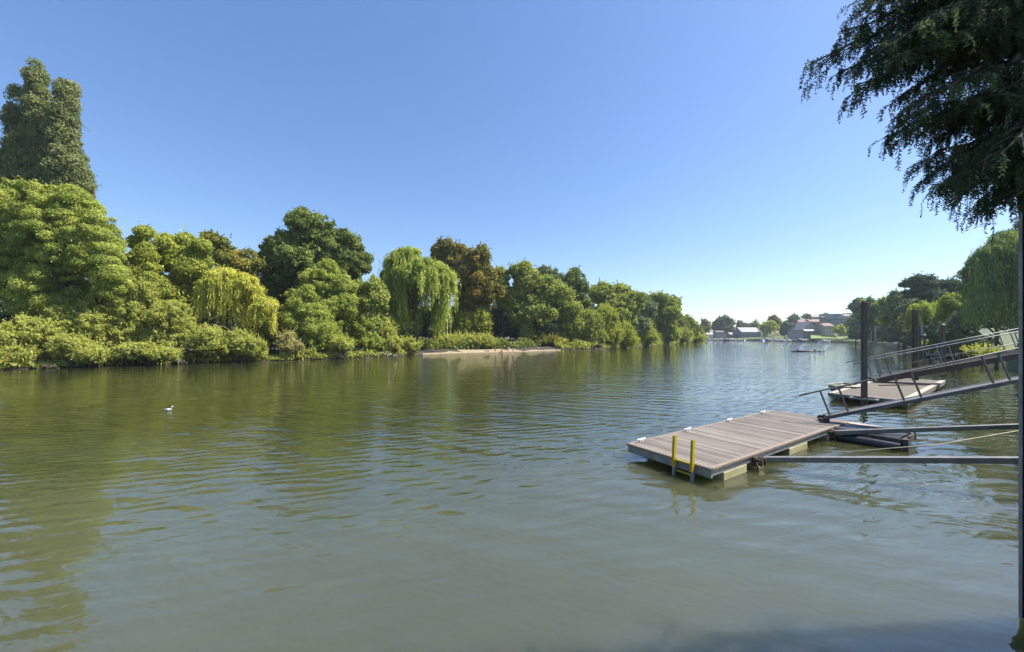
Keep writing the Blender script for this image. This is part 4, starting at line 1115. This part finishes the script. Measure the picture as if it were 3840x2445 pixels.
TF('round blue-green tree before the flat-roofed block', 3166, 3212, 1196, 1238, 268, 'darktree')
TF('round yellow-green tree on the lawn of the far shore', 3126, 3172, 1225, 1252, 252, 'yellowgreen')
TF('bright bush at the right end of the far lawn', 3172, 3224, 1234, 1262, 240, 'broad')
TF('low dark tree behind the hill terraces', 3006, 3036, 1182, 1204, 420, 'darktree')
TF('low tree on the skyline between the terraces and the flat block', 3070, 3110, 1180, 1200, 430, 'darktree')
TF('low tree on the skyline right of the flat-roofed block', 3160, 3206, 1176, 1200, 400, 'darktree')

# trees that fill the far hillside and the shady right bank
rw2 = random.Random(5)
for k, (px, py, d, s_) in enumerate(((2985, 1222, 330, .62), (3020, 1226, 335, .5), (3034, 1238, 312, .5), (3084, 1238, 320, .55), (3100, 1226, 345, .5), (3122, 1216, 372, .55), (3060, 1212, 388, .5), (3010, 1210, 398, .55), (3180, 1222, 330, .7),
        (3200, 1214, 352, .6), (3222, 1222, 300, .7), (3150, 1208, 392, .5), (2930, 1240, 352, .7), (2960, 1232, 352, .6), (2740, 1250, 392, .8), (2700, 1250, 402, .9), (3075, 1228, 330, .4))):
    clone(protos[k % 3], ((px - 1920) / F * d, d, CAMZ + (H - py) / F * d - 2.0), rw2.uniform(0, 6), s_)
FG = 'garden trees on the far hillside'
for o in list(bpy.data.objects):
    if o.name.startswith('woodland_tree') and o.parent is None and o.location.y > 290:
        o.name = 'garden_tree'; o['label'] = 'dark garden tree among the houses on the far hillside'; o['group'] = FG
for k, (px, d, s_) in enumerate(((3250, 190, .8), (3290, 182, .7), (3330, 168, .8), (3370, 160, .7), (3400, 140, .75), (3440, 128, .7), (3470, 112, .7), (3505, 100, .65), (3540, 90, .65), (3575, 80, .6), (3610, 74, .55), (3650, 66, .55), (3700, 60, .5), (3760, 54, .5), (3810, 50, .5))):
    clone(protos[k % 3], ((px - 1920) / F * d, d + 6, 0.2), rw2.uniform(0, 6), s_)
for o in list(bpy.data.objects):
    if o.name.startswith('woodland_tree') and o.parent is None and o.location.x > 60 and o.location.x / o.location.y > .93:
        o.name = 'bank_tree'; o['label'] = 'low shady tree along the dark right bank behind the moorings'; o['group'] = 'shady trees along the right bank'

# ---------------------------------------------------------------- far bank: houses
def house(label, px0, px1, eave, ridge, bot, d, depth, wall, roof, kind='gable_side', nwin=4, rows=2, chim=1, rz=0.0, cat='house', name='house'):
    x0 = (px0 - 1920) / F * d; x1 = (px1 - 1920) / F * d
    zb = CAMZ + (H - bot) / F * d; ze = CAMZ + (H - eave) / F * d; zr = CAMZ + (H - ridge) / F * d
    w = x1 - x0
    t = empty(name, ((x0 + x1) / 2, d, zb), label, cat, rz=rz)
    he = ze - zb; hr = zr - zb
    a = w / 2
    mb = MB()
    if kind == 'gable_front':
        mb.add([(-a, 0, -3), (a, 0, -3), (a, 0, he), (0, 0, hr - .15), (-a, 0, he), (-a, depth, -3), (a, depth, -3), (a, depth, he), (0, depth, hr - .15), (-a, depth, he)],
               [(0, 1, 2, 3, 4), (9, 8, 7, 6, 5), (1, 6, 7, 2), (0, 4, 9, 5)])
        wl = mb.build('wall', M[wall], t)
        r = MB()
        for s in (-1, 1):
            p = [(s * (a + .5), -.5, he - .35), (0, -.5, hr + .1), (0, depth + .5, hr + .1), (s * (a + .5), depth + .5, he - .35)]
            q = [(x, y, z + .25) for x, y, z in p]
            r.add(p + q, [(0, 1, 2, 3), (4, 7, 6, 5), (0, 4, 5, 1), (2, 6, 7, 3), (0, 3, 7, 4)])
        rf = r.build('roof', M[roof], t)
    elif kind == 'gable_side':
        mb.box(-a, a, 0, depth, -9, he)
        mb.add([(-a, .1, he), (-a, depth - .1, he), (-a, depth / 2, hr - .2), (a, .1, he), (a, depth - .1, he), (a, depth / 2, hr - .2)], [(0, 2, 1), (3, 4, 5)])
        wl = mb.build('wall', M[wall], t)
        r = MB()
        for s in (-1, 1):
            ye = -.4 if s < 0 else depth + .4
            p = [(-a - .4, ye, he + .02), (a + .4, ye, he + .02), (a + .4, depth / 2, hr), (-a - .4, depth / 2, hr)]
            q = [(x, y, z + .25) for x, y, z in p]
            r.add(p + q, [(0, 1, 2, 3), (4, 7, 6, 5), (0, 4, 5, 1), (1, 5, 6, 2), (3, 2, 6, 7), (0, 3, 7, 4)])
        rf = r.build('roof', M[roof], t)
    else:
        mb.box(-a, a, 0, depth, -9, he); wl = mb.build('wall', M[wall], t)
        r = MB(); r.box(-a - .3, a + .3, -.3, depth + .3, he + .004, he + .45); rf = r.build('roof', M[roof], t)
    for k in range(chim):
        cx = -a * .6 + k * w * .55
        c = MB(); c.box(cx - .5, cx + .5, depth * .42, depth * .58, max(he, hr * .8), hr + 1.3); c.build('chimney', M['brick'], rf)
    for r_ in range(rows):
        for k in range(nwin):
            x = -a + w * (k + .5) / nwin; ww = w / nwin * .46
            z = he * (r_ + .28) / max(rows, 1); hh = he / max(rows, 1) * .46
            c = MB(); c.box(x - ww / 2, x + ww / 2, -.10, -.004, z, z + hh); f = c.build('window', M['white'], t)
            c = MB(); c.box(x - ww * .40, x + ww * .40, -.14, -.104, z + hh * .08, z + hh * .92); c.build('pane', M['glass'], f)
    return t
house('long low grey boathouse on the far shore', 2782, 2852, 1246, 1228, 1266, 352, 14, 'greyroof', 'greyroof', nwin=6, rows=1, chim=0, cat='boathouse', name='boathouse')
house('small grey-roofed brick shed left of the grey boathouse', 2740, 2782, 1256, 1247, 1267, 358, 9, 'brick', 'greyroof', nwin=3, rows=1, chim=0, cat='shed', name='shed')
house('small cream cabin in front of the large round far tree', 2688, 2717, 1246, 1241, 1258, 362, 7, 'cream', 'slate', nwin=2, rows=1, chim=0, cat='cabin', name='cabin')
gh = house('pale gabled house with wide low eaves on the far shore', 3010, 3076, 1236, 1207, 1256, 292, 16, 'cream', 'slate', 'gable_front', nwin=4, rows=1, chim=0)
c = MB(); c.add([(-8.2, -3.4, 2.8), (8.2, -3.4, 2.8), (7, -.02, 4.6), (-7, -.02, 4.6), (-8.2, -3.4, 3.05), (8.2, -3.4, 3.05), (7, -.02, 4.85), (-7, -.02, 4.85)], [(0, 3, 2, 1), (4, 5, 6, 7), (0, 1, 5, 4), (1, 2, 6, 5), (3, 0, 4, 7)])
c.build('veranda_roof', M['greyroof'], gh)
house('pinkish brick house left behind the gabled house', 2992, 3030, 1212, 1200, 1236, 345, 10, 'brick', 'tile', nwin=3, rows=2)
house('long brown brick terrace behind the gabled house', 3040, 3116, 1208, 1197, 1234, 350, 10, 'brick', 'tile', nwin=7, rows=2, chim=2)
house('cream house with dark doorway on the far lawn', 3092, 3128, 1224, 1212, 1252, 285, 9, 'cream', 'tile', nwin=3, rows=2)
house('pale house on the hill left of the skyline', 2998, 3022, 1200, 1192, 1214, 395, 9, 'cream', 'slate', nwin=2, rows=1)
house('white-fronted house high on the skyline', 3044, 3078, 1190, 1182, 1204, 425, 9, 'cream', 'slate', nwin=4, rows=1)
house('grey terrace on the skyline left of the flat block', 3088, 3122, 1192, 1186, 1208, 415, 9, 'greyroof', 'slate', nwin=4, rows=1)
house('tall flat-roofed pale block highest on the skyline', 3126, 3166, 1178, 1174, 1200, 405, 12, 'greyroof', 'slate', 'flat', nwin=4, rows=2, chim=0, cat='apartment block', name='apartment_block')
house('dark apartment block with rows of white windows', 3116, 3172, 1197, 1195, 1236, 318, 12, 'slate', 'slate', 'flat', nwin=4, rows=3, chim=0, cat='apartment block', name='apartment_block')
house('long pale house on the skyline right of the flat block', 3168, 3216, 1186, 1178, 1204, 390, 9, 'cream', 'slate', nwin=5, rows=1)
house('white low house behind the bright bushes at the right end', 3196, 3226, 1212, 1202, 1232, 290, 9, 'cream', 'tile', nwin=3, rows=1)

# lawn and walls of the far shore
lw = MB()
def lawnq(pa, pb, d0, d1, z0, z1):
    p = [((pa - 1920) / F * d0, d0, z0), ((pb - 1920) / F * d0, d0, z0), ((pb - 1920) / F * d1, d1, z1), ((pa - 1920) / F * d1, d1, z1)]
    lw.add(p, [(0, 1, 2, 3)])
lawnq(3040, 3135, 262, 288, 2.2, 4.6)
lawnq(3140, 3225, 236, 250, 2.2, 3.4)
tag(lw.build('lawn', M['lawn']), kind='structure')
def wall(label, pa, pb, d0, d1, z0, z1, mat, name='garden_wall', cat='wall'):
    a = Vector(((pa - 1920) / F * d0, d0, (z0 + z1) / 2)); b = Vector(((pb - 1920) / F * d1, d1, (z0 + z1) / 2))
    o = MB().bar((0, 0, 0), b - a, .4, z1 - z0).build(name, M[mat]); o.location = a
    return tag(o, label, cat)
wall('pale garden wall below the bright bushes of the far shore', 3172, 3226, 236, 234, 1.6, 2.5, 'cream')
wall('pale bank-top wall running behind the trees right of the tall dark pile', 3262, 3330, 172, 160, 1.9, 2.6, 'cream')
hd = wall('clipped yellow-green hedge across the far lawn', 3078, 3134, 276, 272, 3.0, 4.4, 'lawn', 'hedge', 'hedge')
# pale pier left of the boathouse
pr = empty('pier', ((2700 - 1920) / F * 366, 366, 0), 'long pale-railed pier low over the water by the island point', 'pier')
hwp = 52 / F * 366
MB().box(-hwp, hwp, 0, 3, 3.9, 4.25).build('pier_deck', M['concrete'], pr)
c = MB(); c.box(-hwp, hwp, -.1, -.004, 4.3, 5.3); c.build('railing', M['white'], pr)
for k in range(7):
    c = MB(); c.box(-hwp + k * hwp / 3.2, -hwp + k * hwp / 3.2 + .5, .2, .7, -1, 3.89); c.build('support', M['darkwood'], pr)

# ---------------------------------------------------------------- boats
def hull(mb, L, B, Hh, bow=.34, stern=.85, draft=.25, sheer=.25):
    n = 9; m = 7; base = len(mb.v); rows = []
    for i in range(n + 1):
        u = i / n
        wd = B / 2 * (stern + (1 - stern) * min(1, u * 3)) * (1 - max(0, (u - (1 - bow)) / bow) ** 2 * .97)
        top = Hh * (1 + sheer * u * u)
        row = []
        for j in range(m):
            s = -1 + 2 * j / (m - 1)
            y = wd * math.copysign(abs(s) ** .6, s); z = -draft + (top + draft) * abs(s) ** 2.2
            row.append((-L / 2 + L * u + (.05 * L * abs(s) if i == n else 0), y, z))
        rows.append(row)
    vs = [p for r in rows for p in r]
    fs = [(i * m + j, (i + 1) * m + j, (i + 1) * m + j + 1, i * m + j + 1) for i in range(n) for j in range(m - 1)]
    fs.append(tuple(range(m))[::-1])
    mb.add(vs, fs)
    return rows
def cruiser(label, px, py, rz, L=7.5, B=2.6, hullm='white', cab='white', canvas=True, group=None, sc_=1.0):
    o = PW(px, py)
    t = empty('motor_boat', (o.x, o.y, 0), label, 'boat', group, rz=rz)
    h = MB(); rows = hull(h, L, B, .85); h.build('hull', M[hullm], t, smooth=True)
    d = MB()
    pts = [(r[0][0], r[0][1], r[0][2] - .03) for r in rows] + [(r[-1][0], r[-1][1], r[-1][2] - .03) for r in rows][::-1]
    d.add(pts, [tuple(range(len(pts)))]); d.build('boat_deck', M['cream'], t)
    c = MB()
    def frust(x0, x1, w0, z0, z1, rake0, rake1, nar):
        c.add([(x0, -w0, z0), (x1, -w0 * .8, z0), (x1, w0 * .8, z0), (x0, w0, z0), (x0 + rake0, -w0 * nar, z1), (x1 - rake1, -w0 * .7 * nar, z1), (x1 - rake1, w0 * .7 * nar, z1), (x0 + rake0, w0 * nar, z1)],
              [(0, 1, 5, 4), (1, 2, 6, 5), (2, 3, 7, 6), (3, 0, 4, 7), (4, 5, 6, 7)])
    frust(-L * .12, L * .30, B * .38, .84, 1.35, .05, .5, .9); frust(-L * .20, L * .06, B * .36, 1.352, 1.95, .1, .45, .85)
    c.build('cabin', M[cab], t)
    for s in (-1, 1):
        w = MB(); w.box(-L * .12, L * .0, s * B * .345 - .02, s * B * .345 + .02, 1.5, 1.8); w.build('window', M['glass'], t)
        w = MB(); w.box(-L * .04, L * .18, s * B * .355 - .02, s * B * .355 + .02, 1.02, 1.2); w.build('window', M['glass'], t)
    if canvas:
        w = MB(); w.tube([(-L * .42, 0, .9), (-L * .40, 0, 1.25), (-L * .2, 0, 1.45), (-L * .19, 0, 1.0)], [B * .34, B * .36, B * .36, B * .3], 8); w.build('canopy', M['canvas'], t)
    w = MB(); w.tube([(r[0][0], r[0][1] * .95, r[0][2] + .45) for r in rows[4:]] + [(r[-1][0], r[-1][1] * .95, r[-1][2] + .45) for r in rows[4:]][::-1], .025, 5); w.build('bow_rail', M['galv'], t)
    return t
cr = cruiser('white cabin cruiser with blue canopy moored by the dark pile at right', 3552, 1334, 2.9, 6.4, 2.4)
cruiser('white motor boat behind the cruiser, partly hidden by the brown pile', 3478, 1312, 2.9, 7.6, 2.6, canvas=False)
cruiser('white boat moored against the dark right bank beyond both tall piles', 3385, 1297.5, 2.7, 8.5, 2.8, canvas=False)
# low mooring stage the cruiser lies against
st = empty('mooring_stage', PW(3560, 1342), 'low tan floating stage under the white cabin cruiser', 'stage', rz=2.9)
MB().box(-3.6, 3.6, -.2, 1.2, .25, .38).build('stage_deck', M['tan'], st)
MB().box(-3.5, 3.5, -.15, 1.15, -.3, .245).build('stage_float', M['darkwood'], st)
# open dinghy beside the farther pontoon
dg = empty('rowing_boat', (*xy(3172, 23.4), 0), 'open wooden dinghy with faded green hull moored behind the farther pontoon', 'boat', rz=.6236 + math.pi)
h = MB(); rows = hull(h, 3.6, 1.45, .42, stern=.75, draft=.12); h.build('hull', M['hull_green'], dg, smooth=True)
d = MB()
pts = [(r[0][0], r[0][1] * .93, r[0][2] - .16) for r in rows] + [(r[-1][0], r[-1][1] * .93, r[-1][2] - .16) for r in rows][::-1]
d.add(pts, [tuple(range(len(pts)))]); d.build('floor_boards', M['tan'], dg)
for x in (-1.1, -.1, .9):
    MB().box(x - .12, x + .12, -.6, .6, .34, .38).build('thwart', M['palewood'], dg)
for s in (0, -1):
    MB().tube([(r[s][0], r[s][1], r[s][2] + .01) for r in rows], .035, 6).build('gunwale', M['palewood'], dg, smooth=True)
MB().tube([(-1.5, .3, .5), (-.2, .2, .5), (1.2, -.1, .52)], .025, 6).build('oar', M['palewood'], dg)
# small craft along the far shore
proto = None
spots = [(2662, 1276.5, .1, 'white'), (2684, 1276.5, .0, 'white'), (2706, 1276.5, .2, 'white'), (2728, 1277, -.1, 'dark'), (2748, 1277, .1, 'white'), (2772, 1277.5, .3, 'white'), (2792, 1277.5, 1.2, 'white'),
         (2858, 1279, 1.4, 'white'), (2884, 1279, .1, 'dark'), (2912, 1279.5, .0, 'white'), (2934, 1279.5, .2, 'white'), (2956, 1280, .4, 'white'), (3010, 1281, .1, 'dark'), (3092, 1284, .1, 'white')]
where = ['left end of the far boats by the island point', 'second from the island point, below the pale pier', 'middle of the boats below the pale pier', 'right part of the pale pier', 'right end of the pale pier',
         'grey-roofed shed', 'end-on at the left corner of the grey boathouse', 'end-on left of the yellow-crowned willow', 'foot of the yellow-crowned willow', 'right edge of the yellow-crowned willow',
         'dark tree right of the yellow-crowned willow', 'second dark tree left of the gabled house', 'gabled house', 'far lawn']
for (px, py, rz, kd), wh in zip(spots, where):
    lab = ('dark ' if kd == 'dark' else 'white ') + 'boat on the far shore, ' + wh
    cruiser(lab, px, py, rz, 7.2, 2.6, 'hull_blue' if kd == 'dark' else 'white', 'white', canvas=(kd == 'dark'), group='small boats moored along the far shore')

# ---------------------------------------------------------------- air
hz = MB(); hz.box(-1500, 1500, -300, 1600, -16, 75)
hm, hnt, hout = new_mat('air')
vp = hnt.nodes.new('ShaderNodeVolumePrincipled'); vp.inputs['Color'].default_value = (.80, .88, 1, 1); vp.inputs['Density'].default_value = .0002; vp.inputs['Anisotropy'].default_value = .3
hnt.links.new(vp.outputs[0], hout.inputs['Volume'])
tag(hz.build('haze', hm), kind='stuff')

# ---------------------------------------------------------------- camera, sky, sun
cam = bpy.data.cameras.new('camera'); co = bpy.data.objects.new('camera', cam); COL.objects.link(co)
co.location = (0, 0, CAMZ); co.rotation_euler = (R(90), 0, 0)
cam.sensor_width = 36; cam.lens = 36 * F / 3840; cam.shift_y = (H - 1222.5) / 3840
cam.clip_start = .1; cam.clip_end = 8000
sc.camera = co
AZ, EL = 4.0, 53.0                       # sun: degrees beyond due right, and height
sdir = Vector((math.cos(R(AZ)) * math.cos(R(EL)), math.sin(R(AZ)) * math.cos(R(EL)), math.sin(R(EL))))
sl = bpy.data.lights.new('sun', 'SUN'); sl.energy = 5.0; sl.angle = R(.5); sl.color = (1, .955, .88)
so = bpy.data.objects.new('sun', sl); COL.objects.link(so); so.location = (30, 5, 60); so.rotation_euler = (-sdir).to_track_quat('-Z', 'Y').to_euler()
wd = bpy.data.worlds.new('World'); sc.world = wd; wd.use_nodes = True
nt = wd.node_tree; nt.nodes.clear()
out = nt.nodes.new('ShaderNodeOutputWorld'); bg = nt.nodes.new('ShaderNodeBackground')
sky = nt.nodes.new('ShaderNodeTexSky'); sky.sky_type = 'NISHITA'; sky.sun_disc = False
sky.sun_elevation = R(EL); sky.sun_rotation = R(90 - AZ)
sky.altitude = 10; sky.air_density = 1.0; sky.dust_density = .5; sky.ozone_density = 3.5
hs = nt.nodes.new('ShaderNodeHueSaturation'); hs.inputs['Hue'].default_value = .508; hs.inputs['Saturation'].default_value = 1.27; hs.inputs['Value'].default_value = 1
sm = nt.nodes.new('ShaderNodeVectorMath'); sm.operation = 'SCALE'; sm.inputs['Scale'].default_value = .084
ga = nt.nodes.new('ShaderNodeGamma'); ga.inputs['Gamma'].default_value = .78
nt.links.new(sky.outputs[0], sm.inputs[0]); nt.links.new(sm.outputs[0], ga.inputs['Color'])
nt.links.new(ga.outputs[0], hs.inputs['Color']); nt.links.new(hs.outputs[0], bg.inputs['Color']); bg.inputs['Strength'].default_value = 1.0
nt.links.new(bg.outputs[0], out.inputs['Surface'])
vs = sc.view_settings; vs.view_transform = 'Standard'; vs.look = 'None'; vs.exposure = 1.0; vs.gamma = 1; vs.use_curve_mapping = False
cy = sc.cycles
sc.render.engine = 'CYCLES'
cy.max_bounces = 6; cy.diffuse_bounces = 4; cy.glossy_bounces = 3; cy.transmission_bounces = 3; cy.transparent_max_bounces = 4
cy.sample_clamp_indirect = 6; cy.use_denoising = True
cy.caustics_reflective = False; cy.caustics_refractive = False
